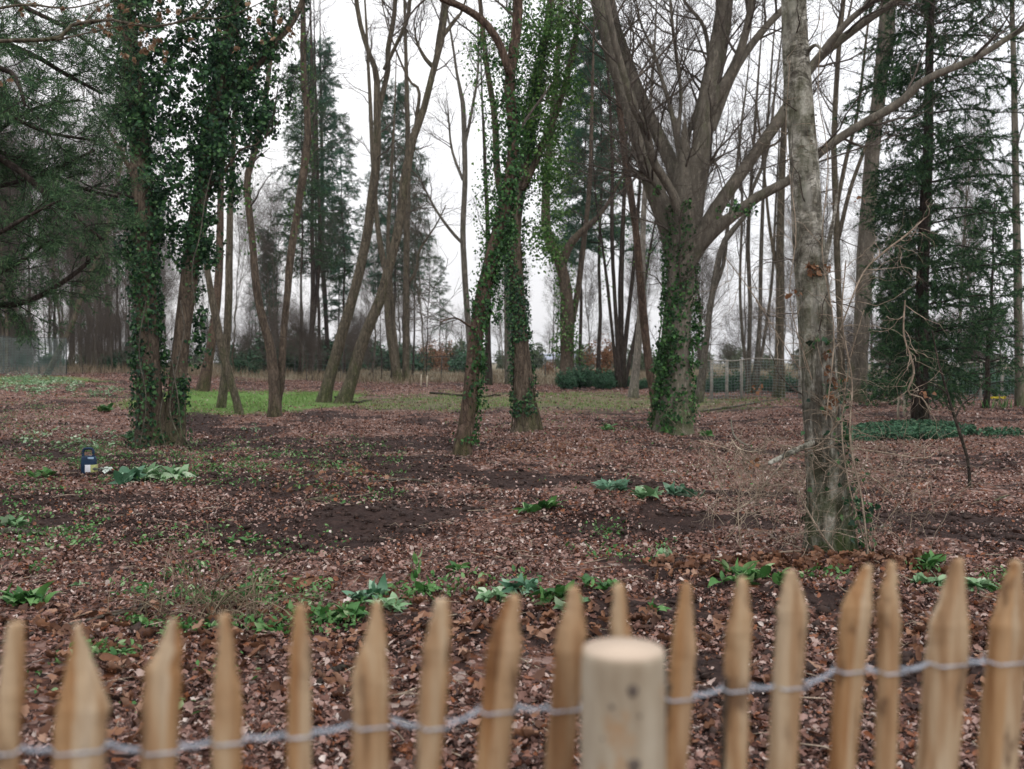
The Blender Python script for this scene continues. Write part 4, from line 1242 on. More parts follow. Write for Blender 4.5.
# ------------------------------------------------------------------ bare background trees, shrubs (prototypes, then copies)
def bare_proto(h, r0, nb, L, t0, bark_, tw, fork=False, ang=.6, q=1.):
    root = empty('bare_tree', (0, 0, 0))
    n = 20
    z = np.linspace(-.2, h, n)
    Pm = np.stack([np.cumsum(rng.normal(size=n) * .05), np.cumsum(rng.normal(size=n) * .05), z], 1)
    Pm[:, :2] -= Pm[1, :2]
    R = r0 * (1 - .9 * np.linspace(0, 1, n))
    m = MB().tubes(Pm, R, 10, .04, True, .3)
    Ps, Rs = Pm[None], R[None]
    if fork:
        F1, FR = spawn(Ps, Rs, 4, .25, .7, h * .55, .35, n, .05, .06, .6, .2, .004 + h * .0003, tip=.08)
        m.tubes(F1, FR, 8, .04)
        Ps, Rs = np.concatenate([Ps, F1]), np.concatenate([Rs, FR])
    m.build('trunk', M_BARK[bark_], root)
    c = MB()
    a, r = spawn(Ps, Rs, nb, t0, 1., L, ang, 7, .13, .07, .45, .05 * q, .008 * q)
    c.tubes(a, r, 4)
    b, r = spawn(a, r, 9, .15, 1., L * .5, .7, 5, .15, .05, .5, .02 * q, .005 * q)
    c.tubes(b, r, 3)
    b, r = spawn(b, r, 6, .2, 1., L * .3, .7, 4, .15, .05, .6, .012 * q, .0045 * q)
    c.tubes(b, r, 3)
    c.build('crown', M_BARK[tw], root)
    return root


def shrub_proto(name, w, h, n, mat, s0, s1, clr=.16, stems=10):
    root = empty(name, (0, 0, 0))
    m = MB()
    ee = []
    for k in range(7):
        a = k / 7 * 6.28
        q = .45 * (k > 0)
        hz = h * (.35 + .3 * rng.random())
        ee.append((np.array([math.cos(a) * w * q, math.sin(a) * w * q, hz * .8]), np.array([w * .5, w * .5, hz * .9]), n // 7))
    leaf_cloud(m, ee, s0, s1, 20, clr, .1)
    V = m.V
    for v in V:
        v[:, 2] = np.abs(v[:, 2])
    m.build('crown', mat, root, smooth=False)
    s = np.zeros((stems, 6, 3))
    a = rng.random(stems) * 6.28
    u = np.linspace(0, 1, 6)
    s[..., 0] = np.cos(a)[:, None] * u * w * .6
    s[..., 1] = np.sin(a)[:, None] * u * w * .6
    s[..., 2] = (h * .8 * u ** .8)[None]
    s[:, 1:] += rng.normal(size=(stems, 5, 3)) * .04
    MB().tubes(s, np.repeat(.02 * (1.1 - u)[None], stems, 0), 5).build('stem', M_BARK['dark'], root)
    return root


HT = {'slim1': 15, 'slim2': 15, 'slim3': 14, 'broad1': 12, 'broad2': 12, 'bush': 3.2, 'ebush': 2, 'gbush': 3, 'rbush': 3, 'bare1': 10}
proto['slim1'] = bare_proto(15, .075, 20, 2.6, .2, 'dark', 'twig')
proto['slim2'] = bare_proto(15, .055, 22, 2.2, .1, 'grey', 'twig')
proto['slim3'] = bare_proto(14, .065, 12, 2.4, .15, 'mossy', 'twig', fork=True)
proto['bare1'] = bare_proto(10, .07, 16, 1.6, .12, 'grey', 'twig', fork=True)
proto['broad1'] = bare_proto(12, .22, 9, 3.6, .2, 'grey', 'twig', fork=True, ang=.8)
proto['broad2'] = bare_proto(12, .2, 9, 3.2, .18, 'grey', 'twig', fork=True, ang=.8)
proto['bush'] = bare_proto(3.2, .02, 9, 1.3, .02, 'twig', 'twig', fork=True, ang=.6, q=.55)
proto['bush'].name = 'bare_bush'
proto['ebush'] = shrub_proto('laurel_bush', 1.2, 2., 5200, M_SHRUB, .08, .16)
proto['gbush'] = shrub_proto('evergreen_bush', 1.7, 3., 5200, M_SHRUBG, .10, .20, .22)
proto['rbush'] = shrub_proto('beech_bush', 1.5, 3., 2600, M_RUST, .07, .13, .25)
for k, c in (('bush', 'bush'), ('ebush', 'bush'), ('gbush', 'bush'), ('rbush', 'bush')):
    proto[k]['category'] = c
R_ = np.random.default_rng(5)
GW = 'slender trunks of the far wood'
LW = 'slender bare trunk in the shadowy far wood beyond the ivy-clad twin trunk'
for k in range(150):
    Yb = 46 + 80 * R_.random()
    px = -170 + 330 * R_.random()
    key = ('slim1', 'slim2', 'slim3')[int(R_.integers(0, 3))]
    g = P(px, 380, Yb)
    place(key, px, 380, 362 - (11 + 8 * R_.random()) / Yb * FPX, LW, GW, HT[key], Y=Yb)
LW2 = 'thin bare tree far behind the sinuous and leaning trunks'
for k in range(34):
    Yb = 55 + 70 * R_.random()
    key = ('slim1', 'slim2', 'slim3', 'bare1')[int(R_.integers(0, 4))]
    place(key, 160 + 270 * R_.random() ** 1.2, 380, 362 - (7 + 6 * R_.random()) / Yb * FPX, LW2, 'thin bare trees behind the central group', HT[key], Y=Yb)
LW3 = 'thin bare tree beyond the mesh fence around the spruce and birch'
for k in range(34):
    Yb = 50 + 55 * R_.random()
    px = 655 + 420 * R_.random()
    key = ('slim2', 'slim3', 'bare1', 'slim2')[int(R_.integers(0, 4))]
    place(key, px, 380, 362 - (8 + 8 * R_.random()) / Yb * FPX, LW3, 'thin bare trees beyond the mesh fence', HT[key], Y=Yb)
LW4 = 'thin bare tree far off between the ivy column and big spreading tree'
for k in range(9):
    Yb = 60 + 50 * R_.random()
    place(('slim3', 'bare1')[k % 2], 500 + 160 * R_.random(), 380, 362 - (7 + 5 * R_.random()) / Yb * FPX, LW4, 'thin bare trees beyond the laurel bushes', HT[('slim3', 'bare1')[k % 2]], Y=Yb)
LB4 = 'broad bare crown low on the far skyline'
for px, yt, Yb, key in [(425, 328, 150, 'broad1'), (447, 312, 140, 'broad2'), (462, 318, 145, 'broad1'), (478, 308, 130, 'broad2'), (500, 318, 150, 'broad1'), (550, 330, 170, 'broad2'), (600, 328, 160, 'broad1'), (612, 320, 140, 'broad2'), (720, 350, 150, 'broad1'), (735, 345, 150, 'broad2'), (752, 350, 150, 'broad1'), (820, 330, 140, 'broad2'),
                        (380, 330, 150, 'broad1'), (300, 318, 130, 'broad2'), (260, 300, 110, 'broad1'), (235, 320, 130, 'broad2'), (880, 330, 140, 'broad1'), (990, 330, 140, 'broad2'), (1060, 320, 140, 'broad1'), (80, 290, 130, 'broad2'), (0, 280, 120, 'broad1'), (-80, 270, 120, 'broad2'), (150, 300, 130, 'broad1')]:
    place(key, px, 380, yt, LB4, 'broad bare trees on the skyline', HT[key], Y=Yb)
for k in range(18):
    place(('broad1', 'broad2')[k % 2], -190 + 20 * k, 380, 180 + 90 * R_.random(), 'broad twiggy bare tree deep in the far wood beyond the netting', 'broad trees deep in the far wood', 12, Y=85 + 30 * R_.random())
LG = 'grey-green bush in the distant belt across the open ground'
for k in range(46):
    Yb = 100 + 60 * R_.random()
    px = -60 + 1150 * (k + R_.random()) / 46
    place('gbush', px, 380, 337 + 18 * R_.random(), LG, 'bushes of the distant belt', 3., Y=Yb)
LE = 'dark evergreen bush in the distant belt across the open ground'
for px, yt, Yb in [(20, 345, 60), (45, 350, 66), (-10, 345, 64), (130, 345, 62), (467, 338, 90), (475, 345, 88), (330, 322, 75), (300, 335, 70), (260, 330, 80), (280, 322, 70), (245, 340, 60), (350, 340, 90), (370, 335, 95), (395, 338, 95), (420, 342, 100), (110, 350, 60), (60, 352, 70)]:
    place('ebush', px, 380, yt, LE, 'evergreen bushes of the distant belt', 2.1, Y=Yb)
for px, yt, Yb, key, lb_ in [(436, 332, 105, 'rbush', 'rusty-leaved bush on the skyline left of the reddish trunk'.replace(' left of', ' beside')), (428, 340, 100, 'rbush', 'second rusty-leaved bush in the open gap, lower and paler'), (602, 330, 62, 'rbush', 'thin rusty-leaved sapling between forked trunk and dark stem cluster'), (548, 358, 80, 'rbush', 'low rusty bush showing between the ivy column and forked trunk')]:
    place(key, px, 380, yt, lb_, None, 3., Y=Yb)
LL = 'low dark laurel bush behind the forked trunk and stem cluster'
for k, px in enumerate((566, 578, 590, 600, 611, 624, 640, 648, 585, 604)):
    place('ebush', px, 389 - (k % 3), 362 + 14 * R_.random(), LL, 'laurel bushes at the edge of the wood', 2.1)
LH_ = 'dense blue-green hedge bush showing through the mesh fence'
for k in range(26):
    px = 700 + 380 * (k + R_.random()) / 26
    place('ebush', px, 380, 366 + 8 * R_.random() - 6 * (px > 930), LH_, 'hedge bushes behind the mesh fence', 2.1, Y=36.5 + 3 * R_.random())
LBB = 'bare twiggy bush in the undergrowth at the edge of the far wood'
for k in range(80):
    Yb = 44 + 40 * R_.random()
    px = -60 + 440 * R_.random()
    place('bush', px, 380, 362 - (1.2 + 2.2 * R_.random()) / Yb * FPX * .8, LBB, 'bare bushes of the far wood', 3.2, Y=Yb)
LBR = 'bare twiggy bush along the mesh fence'
for k in range(26):
    Yb = 38 + 14 * R_.random()
    px = 690 + 380 * R_.random()
    place('bush', px, 380, 362 - (.8 + 2.2 * R_.random()) / Yb * FPX * .8, LBR, 'bare bushes along the mesh fence', 3.2, Y=Yb)

# ------------------------------------------------------------------ distant building between the trunks
pa, pb = P(534, 366, 165.), P(594, 366, 165.)
zb_ = float(H(pa[0], 165.))
root = empty('distant_building', (pa[0], 165., zb_), 'low distant building with pale grey-blue roof glimpsed between ivy column and forked trunk', 'building')
W_ = pb[0] - pa[0]
ht = P(534, 359.5, 165.)[2] - zb_
rt = P(534, 353.5, 165.)[2] - zb_
mw = Mat('render_wall', .9)
mw.color(mw.ramp(mw.noise(mw.obj(), .8, 4), [(.3, (.42, .41, .42)), (.7, (.55, .54, .55))]))
mr = Mat('slate_roof', .7)
mr.color(mr.ramp(mr.noise(mr.obj((1, 1, 6)), 1.5, 4), [(.3, (.20, .22, .27)), (.7, (.30, .32, .38))]))
MB().box((pa[0] + W_ / 2, 168., zb_ + ht / 2), (W_, 6, ht)).build('wall', mw.m, root)
m = MB()
x0, x1 = pa[0] - .3, pb[0] + .3
m.add([[x0, 164.6, zb_ + ht], [x1, 164.6, zb_ + ht], [x1, 168, zb_ + rt], [x0, 168, zb_ + rt], [x0, 171.4, zb_ + ht], [x1, 171.4, zb_ + ht], [x0, 168, zb_ + ht - .05], [x1, 168, zb_ + ht - .05]], [[0, 1, 2, 3], [3, 2, 5, 4]], [[0, 3, 4], [1, 5, 2]])
m.build('roof', mr.m, root, smooth=False)
mg = Mat('window_glass', .15, .6)
mg.color((.05, .055, .06))
for k in range(5):
    MB().box((pa[0] + W_ * (k + .5) / 5, 164.96, zb_ + ht * .55), (1.0, .06, ht * .35)).build('window', mg.m, root)

# ------------------------------------------------------------------ mesh fences
M_WIRE = Mat('fence_wire_green', .5, .4)
M_WIRE.color(M_WIRE.ramp(M_WIRE.noise(M_WIRE.obj(), 3., 3), [(.3, (.09, .13, .12)), (.7, (.20, .25, .24))]))
M_CONC = Mat('concrete_post', .9)
M_CONC.color(M_CONC.ramp(M_CONC.noise(M_CONC.obj(), 8., 5), [(.3, (.22, .20, .17)), (.7, (.42, .39, .34))]))
M_CONC.bump(M_CONC.noise(M_CONC.obj(), 25., 4), .3, .01)
M_DKP = Mat('fence_post_dark', .7)
M_DKP.color((.05, .055, .05))


def mesh_fence(name, label, pts, hgt, posts, pw, wr, dv, dh, net=None, postmat=None, rail=True, lean=True):
    """pts: ground points (world); posts: fractions along"""
    pts = np.asarray(pts, float)
    L = np.concatenate([[0], np.cumsum(np.linalg.norm(np.diff(pts[:, :2], axis=0), axis=1))])
    at = lambda s: np.array([np.interp(s, L, pts[:, 0]), np.interp(s, L, pts[:, 1])]).T
    root = empty(name, (pts[0][0], pts[0][1], float(H(pts[0][0], pts[0][1]))), label, 'fence')
    m = MB()
    s = np.arange(0, L[-1], dv)
    q = at(s)
    z = H(q[:, 0], q[:, 1])
    V = np.stack([np.column_stack([q, z + .03]), np.column_stack([q, z + hgt])], 1)
    m.tubes(V, np.full(V.shape[:2], wr), 3)
    sh = np.linspace(0, L[-1], 60)
    qh = at(sh)
    zh = H(qh[:, 0], qh[:, 1])
    hs = np.arange(.05, hgt + .01, dh)
    V = np.stack([np.column_stack([qh, zh + h_ + .008 * np.sin(sh * 2 + h_ * 7)]) for h_ in hs])
    m.tubes(V, np.full(V.shape[:2], wr), 3)
    m.build('mesh', M_WIRE.m, root)
    if rail:
        V = np.column_stack([qh, zh + hgt + .01])
        MB().tubes(V, np.full(60, .018), 6).build('rail', postmat, root)
    for s_ in posts:
        q = at(np.array([s_ * L[-1]]))[0]
        z = float(H(q[0], q[1]))
        h2 = hgt * (1 + .04 * rng.random())
        ln = (rng.normal(size=2) * .03) if lean else np.zeros(2)
        a = np.array([[q[0], q[1] + pw, z - .2], [q[0] + ln[0] * .5, q[1] + pw, z + h2 / 2], [q[0] + ln[0], q[1] + pw + ln[1], z + h2]])
        MB().tubes(a, np.full(3, pw), 4, caps=True).build('post', postmat, root, smooth=False)
    return root


def fpx(pxs, Y0):
    return [[*P(p, 380, y)[:2], 0] for p, y in zip(pxs, Y0)]


A_ = fpx((703, 1100), (34.5, 34.5))
fr = lambda px: (P(px, 380, 34.5)[0] - A_[0][0]) / (A_[1][0] - A_[0][0])
mesh_fence('mesh_fence', 'long green wire mesh fence with pale concrete posts behind birch and spruce', A_, 1.35, [fr(p) for p in (712, 727, 742, 800, 832, 880, 905, 936, 958, 981, 1003, 1040, 1075)], .055, .0055, .11, .10, postmat=M_CONC.m)
B_ = fpx((-140, 66), (41, 44))
mesh_fence('net_fence', 'bluish netting fence at the edge of the far wood by the leaning trunk', B_, 1.65, [.0, .25, .5, .68, .86, 1.], .03, .0075, .06, .07, postmat=M_DKP.m)
C_ = fpx((150, 470, 545), (62, 58, 60))
mesh_fence('wire_fence', 'thin dark wire fence crossing the open view beyond the leaning pair', C_, 1.3, [0, .12, .25, .38, .5, .62, .74, .82, .9, 1.], .03, .004, 1.2, .3, postmat=M_DKP.m)
# two little pale stakes near the open view, two by the spruce, one yellow-topped plant
M_STK = Mat('pale_stake_wood', .8)
M_STK.color((.42, .37, .28))
for px, py, h_, lb_ in [(421, 388, .55, 'short pale stake in the clearing, nearer the leaning pair of the two'), (427, 388, .5, 'short pale stake in the clearing, nearer the reddish trunk of the two'),
                        (898, 419, .55, 'short pale stake by the spruce foot, farther from its trunk'), (904, 417, .45, 'short pale stake by the spruce foot, closer to its trunk')]:
    g = hit(px, py)
    m = MB().tubes(np.array([g - [0, 0, .1], g + [.0, 0, h_ * .5], g + [.015, 0, h_]]), np.array([.028, .027, .022]), 6, .05, True)
    tag(m.build('stake', M_STK.m, origin=g), lb_, 'stake')

# ------------------------------------------------------------------ leafy plants
def long_leaf(ns=5):
    xs = np.linspace(0, 1, ns + 1)
    wd = np.array([.03] + [math.sin(PI * (x ** .8)) * .5 + .03 for x in xs[1:-1]] + [.01])
    z = .55 * xs - .75 * xs ** 2
    V = []
    for i, x in enumerate(xs):
        V += [[x, wd[i] * .42, z[i] + .05 * (wd[i] > .1)], [x, 0, z[i]], [x, -wd[i] * .42, z[i] + .05 * (wd[i] > .1)]]
    Q = []
    for i in range(ns):
        a = i * 3
        Q += [[a + 1, a, a + 3, a + 4], [a + 2, a + 1, a + 4, a + 5]]
    return np.array(V), Q


LL_V, LL_Q = long_leaf()
plants = [  # px, py, spread px, leaves, leaf length m, material, label
 (345, 622, 36, 34, .17, M_PLANT, 'large glossy green leafy sprig with upturned pale leaves behind the sixth picket'),
 (385, 612, 18, 12, .17, M_PALE, 'pale upturned leaves lying between the large green sprig and the wide picket'),
 (270, 634, 26, 16, .12, M_PLANT, 'low green sprig in the leaf litter between fourth and fifth pickets'),
 (250, 596, 24, 16, .14, M_PLANT, 'dark green sprig rising on the far side of the dry stalks'),
 (165, 640, 26, 18, .09, M_PLANT, 'low yellow-green seedlings directly above the third picket'),
 (655, 612, 14, 8, .10, M_PLANT, 'sparse little green leaves between round stake and next picket'),
 (372, 600, 16, 16, .16, M_TEAL, 'bluish-green upright leaf tuft just above the wide pale picket'),
 (300, 616, 26, 22, .13, M_PLANT, 'trailing dark green sprig among dead stalks above the fifth picket'),
 (210, 607, 22, 18, .14, M_PLANT, 'dark green leaf tuft within dry stalks beyond the third picket'),
 (120, 660, 24, 18, .09, M_PLANT, 'yellow-green low seedling cluster between second and third picket'),
 (22, 606, 30, 26, .20, M_PLANT, 'dark broad-leaved plant at the edge above the first picket'),
 (70, 590, 14, 9, .10, M_PALE, 'pale small plant lying near the dark edge plant'),
 (418, 596, 18, 12, .13, M_PLANT, 'small sprig at the foot of the upright shoot above the seventh picket'),
 (492, 604, 26, 18, .17, M_PALE, 'pale green flattened leaf cluster, first of the row above the central pickets'),
 (520, 598, 26, 20, .17, M_TEAL, 'bluish-green leaf cluster, middle of the row above the central pickets'),
 (551, 604, 26, 18, .16, M_PLANT, 'bright green sprawling leaf cluster above the ninth picket'),
 (606, 592, 20, 22, .13, M_PLANT, 'dark green bushy tuft above the round stake'),
 (583, 612, 22, 10, .13, M_PALE, 'sparse pale leaves between ninth picket and round stake'),
 (748, 583, 30, 30, .17, M_PLANT, 'dark green spreading plant directly above the twelfth picket'),
 (775, 586, 16, 10, .15, M_PLANT, 'small green sprig between the spreading plant and the birch foot'),
 (938, 570, 24, 18, .17, M_PLANT, 'dark green tuft above the wide picket, back of its group'),
 (930, 590, 28, 18, .16, M_PALE, 'pale cut leaf bunch behind the wide picket'),
 (968, 593, 28, 22, .17, M_PALE, 'bright pale-green leaf bunch between the last two pickets'),
 (1000, 596, 16, 10, .15, M_PLANT, 'green leaves just behind the last picket'),
 (613, 492, 17, 26, .24, M_TEAL, 'bluish leafy plant on the dark soil mound'),
 (650, 497, 20, 18, .20, M_PALE, 'low pale-green plant beside the bluish one on the mound'),
 (684, 498, 20, 20, .22, M_TEAL, 'farther bluish-green plant trailing off the soil mound'),
 (540, 513, 24, 18, .20, M_PLANT, 'small isolated green plant in the leaves before the mound'),
 (128, 484, 15, 20, .30, M_TEAL, 'pale bluish plant under the ivy-clad tree, nearest the jug'),
 (150, 478, 14, 20, .30, M_PALE, 'upright pale rosette under the ivy-clad tree, middle of three'),
 (172, 479, 14, 22, .30, M_PALE, 'brightest pale rosette under the ivy-clad tree'),
 (105, 412, 14, 18, .36, M_PLANT, 'dark green clump in the grass beside the ivy-clad tree'),
 (128, 438, 12, 14, .26, M_PALE, 'pale leaf tuft tucked at the foot of the ivy-clad tree'),
 (240, 545, 22, 12, .13, M_PLANT, 'low flat green plant in bare soil beyond the dry stalks'),
 (610, 430, 12, 12, .24, M_PLANT, 'small green plant at the foot of the big spreading tree'),
 (708, 437, 12, 12, .26, M_PLANT, 'small green plant just beside the big spreading trunk'),
 (455, 572, 10, 8, .12, M_PLANT, 'tiny yellow-green leaf pair near the upright shoot'),
 (662, 560, 14, 10, .10, M_PALE, 'tiny pale seedling patch beyond the round stake'),
 (40, 478, 18, 14, .22, M_PLANT, 'small green plant lying in leaves near the jug'),
 (15, 528, 20, 14, .18, M_PALE, 'pale flattened sprig by the fallen log'),
]
for px, py, spx, nl_, ll, mt, lab in plants:
    g = hit(px, py)
    sp_ = spx * g[1] / FPX
    nl_, ll = int(nl_ * 1.9), ll * .78
    nr = max(2, nl_ // 7)
    cc = rng.normal(size=(nr, 2)) * sp_ * np.array([.36, .28])
    j = rng.integers(0, nr, nl_)
    x = g[0] + cc[j, 0] + rng.normal(size=nl_) * .012
    y = g[1] + cc[j, 1] + rng.normal(size=nl_) * .012
    a = rng.random(nl_) * 2 * PI
    el = .15 + .95 * rng.random(nl_) ** 1.3
    X = np.stack([np.cos(a) * np.cos(el), np.sin(a) * np.cos(el), np.sin(el)], 1)
    X, Yv, Z = frames(X, np.array([0, 0, 1.]) + rng.normal(size=(nl_, 3)) * .45)
    s = ll * (.55 + .6 * rng.random(nl_))
    m = MB()
    tv = LL_V[None] * np.ones((nl_, 1, 1))
    tv = tv.copy()
    tv[..., 2] *= (.3 + 1.2 * rng.random((nl_, 1)))
    tv[..., 1] *= (.6 + .6 * rng.random((nl_, 1)))
    pos = np.stack([x, y, H(x, y) + .012], 1)
    m.inst(tv, LL_Q, None, pos, X, Yv, Z, s)
    for q_ in range(nr):
        c3 = np.array([g[0] + cc[q_, 0], g[1] + cc[q_, 1], 0])
        c3[2] = H(c3[0], c3[1])
        m.tubes(np.array([c3 - [0, 0, .02], c3 + [0.01, 0, ll * .25], c3 + [0.015, 0.01, ll * .45]]), np.array([.004, .003, .0015]), 5)
    tag(m.build('leafy_plant', mt, origin=g), lab, 'plant')

# upright shoot, daffodil, dry stalk clump
g = hit(415, 590)
m = MB().tubes(np.array([g, g + [.005, 0, .1], g + [.012, .01, .2]]), np.array([.004, .003, .002]), 5)
n = 9
t = np.linspace(.02, .2, n)
a = np.arange(n) * 2.4
X, Yv, Z = frames(np.stack([np.cos(a) * .6, np.sin(a) * .6, np.full(n, .9)], 1), np.stack([np.cos(a), np.sin(a), np.ones(n)], 1))
m.inst(LL_V, LL_Q, None, g + np.stack([t * .06, t * .05, t], 1), X, Yv, Z, np.full(n, .075))
tag(m.build('leafy_shoot', M_PLANT, origin=g), 'single upright yellow-green shoot standing above the seventh picket', 'plant')
g = hit(1002, 409)
root = empty('daffodil_clump', g, 'little yellow-flowered clump at the foot of the lone smooth grey trunk', 'plant')
n = 26
a = rng.random(n) * 6.28
X, Yv, Z = frames(np.stack([np.cos(a) * .3, np.sin(a) * .3, np.ones(n)], 1), rng.normal(size=(n, 3)))
off = rng.normal(size=(n, 3)) * [.2, .15, 0]
MB().inst(LL_V, LL_Q, None, g + off, X, Yv, Z, np.stack([np.full(n, .32), np.full(n, .06), np.full(n, .1)], 1)).build('leaves', M_PLANT, root)
M_YEL = Mat('yellow_petals', .6)
M_YEL.color((.62, .50, .05))
n = 9
X, Yv, Z = flat_frames(n * 3, .5)
MB().inst(*LEAF6, np.repeat(g + off[:n] + [0, 0, .33], 3, 0), X, Yv, Z, np.full(n * 3, .11)).build('flowers', M_YEL.m, root)

g = hit(218, 622)
m = MB()
n = 120
base = g + rng.normal(size=(n, 3)) * [.24, .10, 0]
base[:, 2] = H(base[:, 0], base[:, 1])
d = unit(np.stack([rng.normal(size=n) * .8, rng.normal(size=n) * .6, .9 + .8 * rng.random(n)], 1))
pos, pts = base, [base]
ln = .2 + .4 * rng.random(n)
for k in range(6):
    pos = pos + d * (ln / 6)[:, None]
    d = unit(d + rng.normal(size=(n, 3)) * .12 + [0, 0, -.22])
    pts.append(pos)
m.tubes(np.stack(pts, 1), np.linspace(.0034, .0016, 7)[None] * (.6 + .8 * rng.random((n, 1))), 3)
tag(m.build('dry_stalk_clump', M_DRY, origin=g), 'flattened clump of dry straw-coloured stalks beyond the third and fourth pickets', 'dead plant')

# ------------------------------------------------------------------ fallen sticks and logs
sticks = [([(0, 536, 6), (18, 534, 5.5), (48, 536, 3)], 'grey', 'short mossy log lying among pale leaves near the edge'),
          ([(150, 610, 3), (60, 632, 3), (-30, 655, 4)], 'twig', 'long thin dark fallen branch slanting behind the first pickets'),
          ([(110, 617, 3), (150, 606, 3), (240, 575, 2)], 'twig', 'thin branch continuing toward the dry stalk clump'),
          ([(318, 690, 6), (338, 676, 7), (352, 672, 4)], 'dark', 'dark rotting stick between the fifth and sixth pickets'),
          ([(305, 503, 3), (330, 500, 4.5), (345, 493, 2)], 'mossy', 'mossy greenish stick lying in open leaf litter'),
          ([(345, 720, 2), (440, 687, 2.4), (475, 692, 2)], 'tan', 'straight pale stick behind the seventh picket at ground level'),
          ([(370, 484, 2), (400, 481, 2.5), (430, 484, 1.5)], 'twig', 'thin dark stick on the bare trodden strip'),
          ([(760, 455, 1.5), (735, 438, 2), (731, 425, 1)], 'pale', 'pale curved bare twig arching up beside the tangle'),
          ([(780, 400, 2), (735, 408, 2.5), (700, 412, 1.5)], 'grey', 'low fallen branch on the ground before the mesh fence'),
          ([(430, 394, 2), (470, 398, 3), (500, 396, 1.5)], 'dark', 'dark fallen branch in the clearing behind the reddish trunk'),
          ([(335, 398, 2), (356, 404, 3), (372, 401, 1.5)], 'dark', 'dark root-like branch at the foot of the mossy pair'),
          ([(985, 508, 1.5), (1000, 500, 2.5), (1010, 497, 1)], 'mossy', 'short greenish stick on dark soil past the sapling'),
          ([(800, 555, 2), (700, 560, 1.5), (640, 548, 1)], 'tan', 'long fine tan stem trailing from the birch foot over the leaves')]
for pts, bk, lab in sticks:
    rows = []
    for i, q in enumerate(pts):
        g = hit(q[0], max(q[1], 384))
        r = q[2] / 2 * g[1] / FPX
        up_ = (.12 if i == 2 and 'arching' in lab else 0)
        rows.append([g[0], g[1], g[2] + r * .7 + .01 + up_, r])
    S = smooth_path(rows, 18)
    S[:, 2] += rng.normal(size=18) * S[:, 3] * .25
    S[:, 0] += rng.normal(size=18) * S[:, 3] * .3
    m = MB().tubes(S[:, :3], S[:, 3], 8, .08, True)
    tag(m.build('fallen_branch', M_BARK[bk], origin=S[0, :3]), lab, 'branch')

# scattered orange withered leaf stem near the stake: one dead fern frond
g = hit(655, 585)
m = MB()
n = 26
t = np.linspace(0, 1, n)
pos = g + np.stack([t * .03, t * .01, t * .12], 1)
X, Yv, Z = flat_frames(n, .7)
m.inst(*LEAF6, pos, X, Yv, Z, np.full(n, .028))
m.tubes(np.array([g, g + [.03, .01, .12]]), np.array([.002, .001]), 4)
tag(m.build('withered_shoot', M_RUST, origin=g), 'small rust-red withered shoot beyond the round stake', 'dead plant')

# ------------------------------------------------------------------ the dark blue jug
g = hit(89, 474)
k = g[1] / FPX
root = empty('plastic_jug', g, 'dark blue plastic jug with handle and white label sitting in the leaves', 'jug')
Mj = Mat('blue_plastic', .5, .2)
Mj.color(Mj.ramp(Mj.noise(Mj.obj(), 12., 3), [(.3, (.006, .016, .04)), (.7, (.012, .034, .07))]))
bw, bd, bh = 14.5 * k, 9 * k, 18 * k


def rbox_profile(w, d, zs, ins, nseg=24, e=4.):
    th = np.arange(nseg) / nseg * 2 * PI
    c, s_ = np.cos(th), np.sin(th)
    ux = np.sign(c) * np.abs(c) ** (2 / e)
    uy = np.sign(s_) * np.abs(s_) ** (2 / e)
    V = []
    for z, q in zip(zs, ins):
        V.append(np.stack([ux * w / 2 * q, uy * d / 2 * q, np.full(nseg, z)], 1))
    V = np.concatenate(V)
    Q = []
    for i in range(len(zs) - 1):
        for j in range(nseg):
            Q.append([i * nseg + j, i * nseg + (j + 1) % nseg, (i + 1) * nseg + (j + 1) % nseg, (i + 1) * nseg + j])
    n0 = len(V)
    V = np.vstack([V, [0, 0, zs[0]], [0, 0, zs[-1]]])
    T = [[n0, (j + 1) % nseg, j] for j in range(nseg)] + [[n0 + 1, (len(zs) - 1) * nseg + j, (len(zs) - 1) * nseg + (j + 1) % nseg] for j in range(nseg)]
    return V, Q, T


V, Q, T = rbox_profile(bw, bd, [-.02, 0, bh * .04, bh * .5, bh * .86, bh * .95, bh], [.9, .96, 1, 1, .98, .88, .66])
MB().add(V + g, Q, T).build('body', Mj.m, root)
hx = g + np.array([-bw * .02, 0, bh * .9])
arc = np.array([[-.36 * bw, 0, 0], [-.38 * bw, 0, bh * .30], [-.28 * bw, 0, bh * .48], [0, 0, bh * .52], [.26 * bw, 0, bh * .48], [.34 * bw, 0, bh * .3], [.33 * bw, 0, 0]])
S = smooth_path(np.column_stack([arc + hx, np.full(7, .09 * bw)]), 30)
MB().tubes(S[:, :3], S[:, 3], 10, caps=True).build('handle', Mj.m, root)
Ml = Mat('paper_label', .7)
Ml.color(Ml.ramp(Ml.n('ShaderNodeSeparateXYZ', Vector=Ml.obj()).outputs[0], [(.0, (.62, .62, .66)), (.044, (.62, .62, .66)), (.045, (.34, .36, .14))], 'CONSTANT'))
V, Q, T = rbox_profile(bw * .80, bd * 1.03, [bh * .06, bh * .08, bh * .46, bh * .48], [.98, 1, 1, .98])
MB().add(V + g + [bw * .15, -.004, 0.01], Q, T).build('label', Ml.m, root)
Mc = Mat('pale_blue_cap', .5)
Mc.color((.25, .36, .48))
V, Q, T = rbox_profile(bw * .42, bd * .4, [0, bh * .02, bh * .08, bh * .1], [.95, 1, 1, .9], e=2.4)
MB().add(V + g + [bw * .22, -bd * .36, bh * .84], Q, T).build('cap', Mc.m, root)
g = hit(101, 475)
m = MB()
X, Yv, Z = flat_frames(5, .3)
m.inst(*LOBED, g + rng.normal(size=(5, 3)) * [.07, .04, 0] + [0, 0, .05], X, Yv, Z, np.full(5, .17))
M_PP = Mat('pale_scrap', .7)
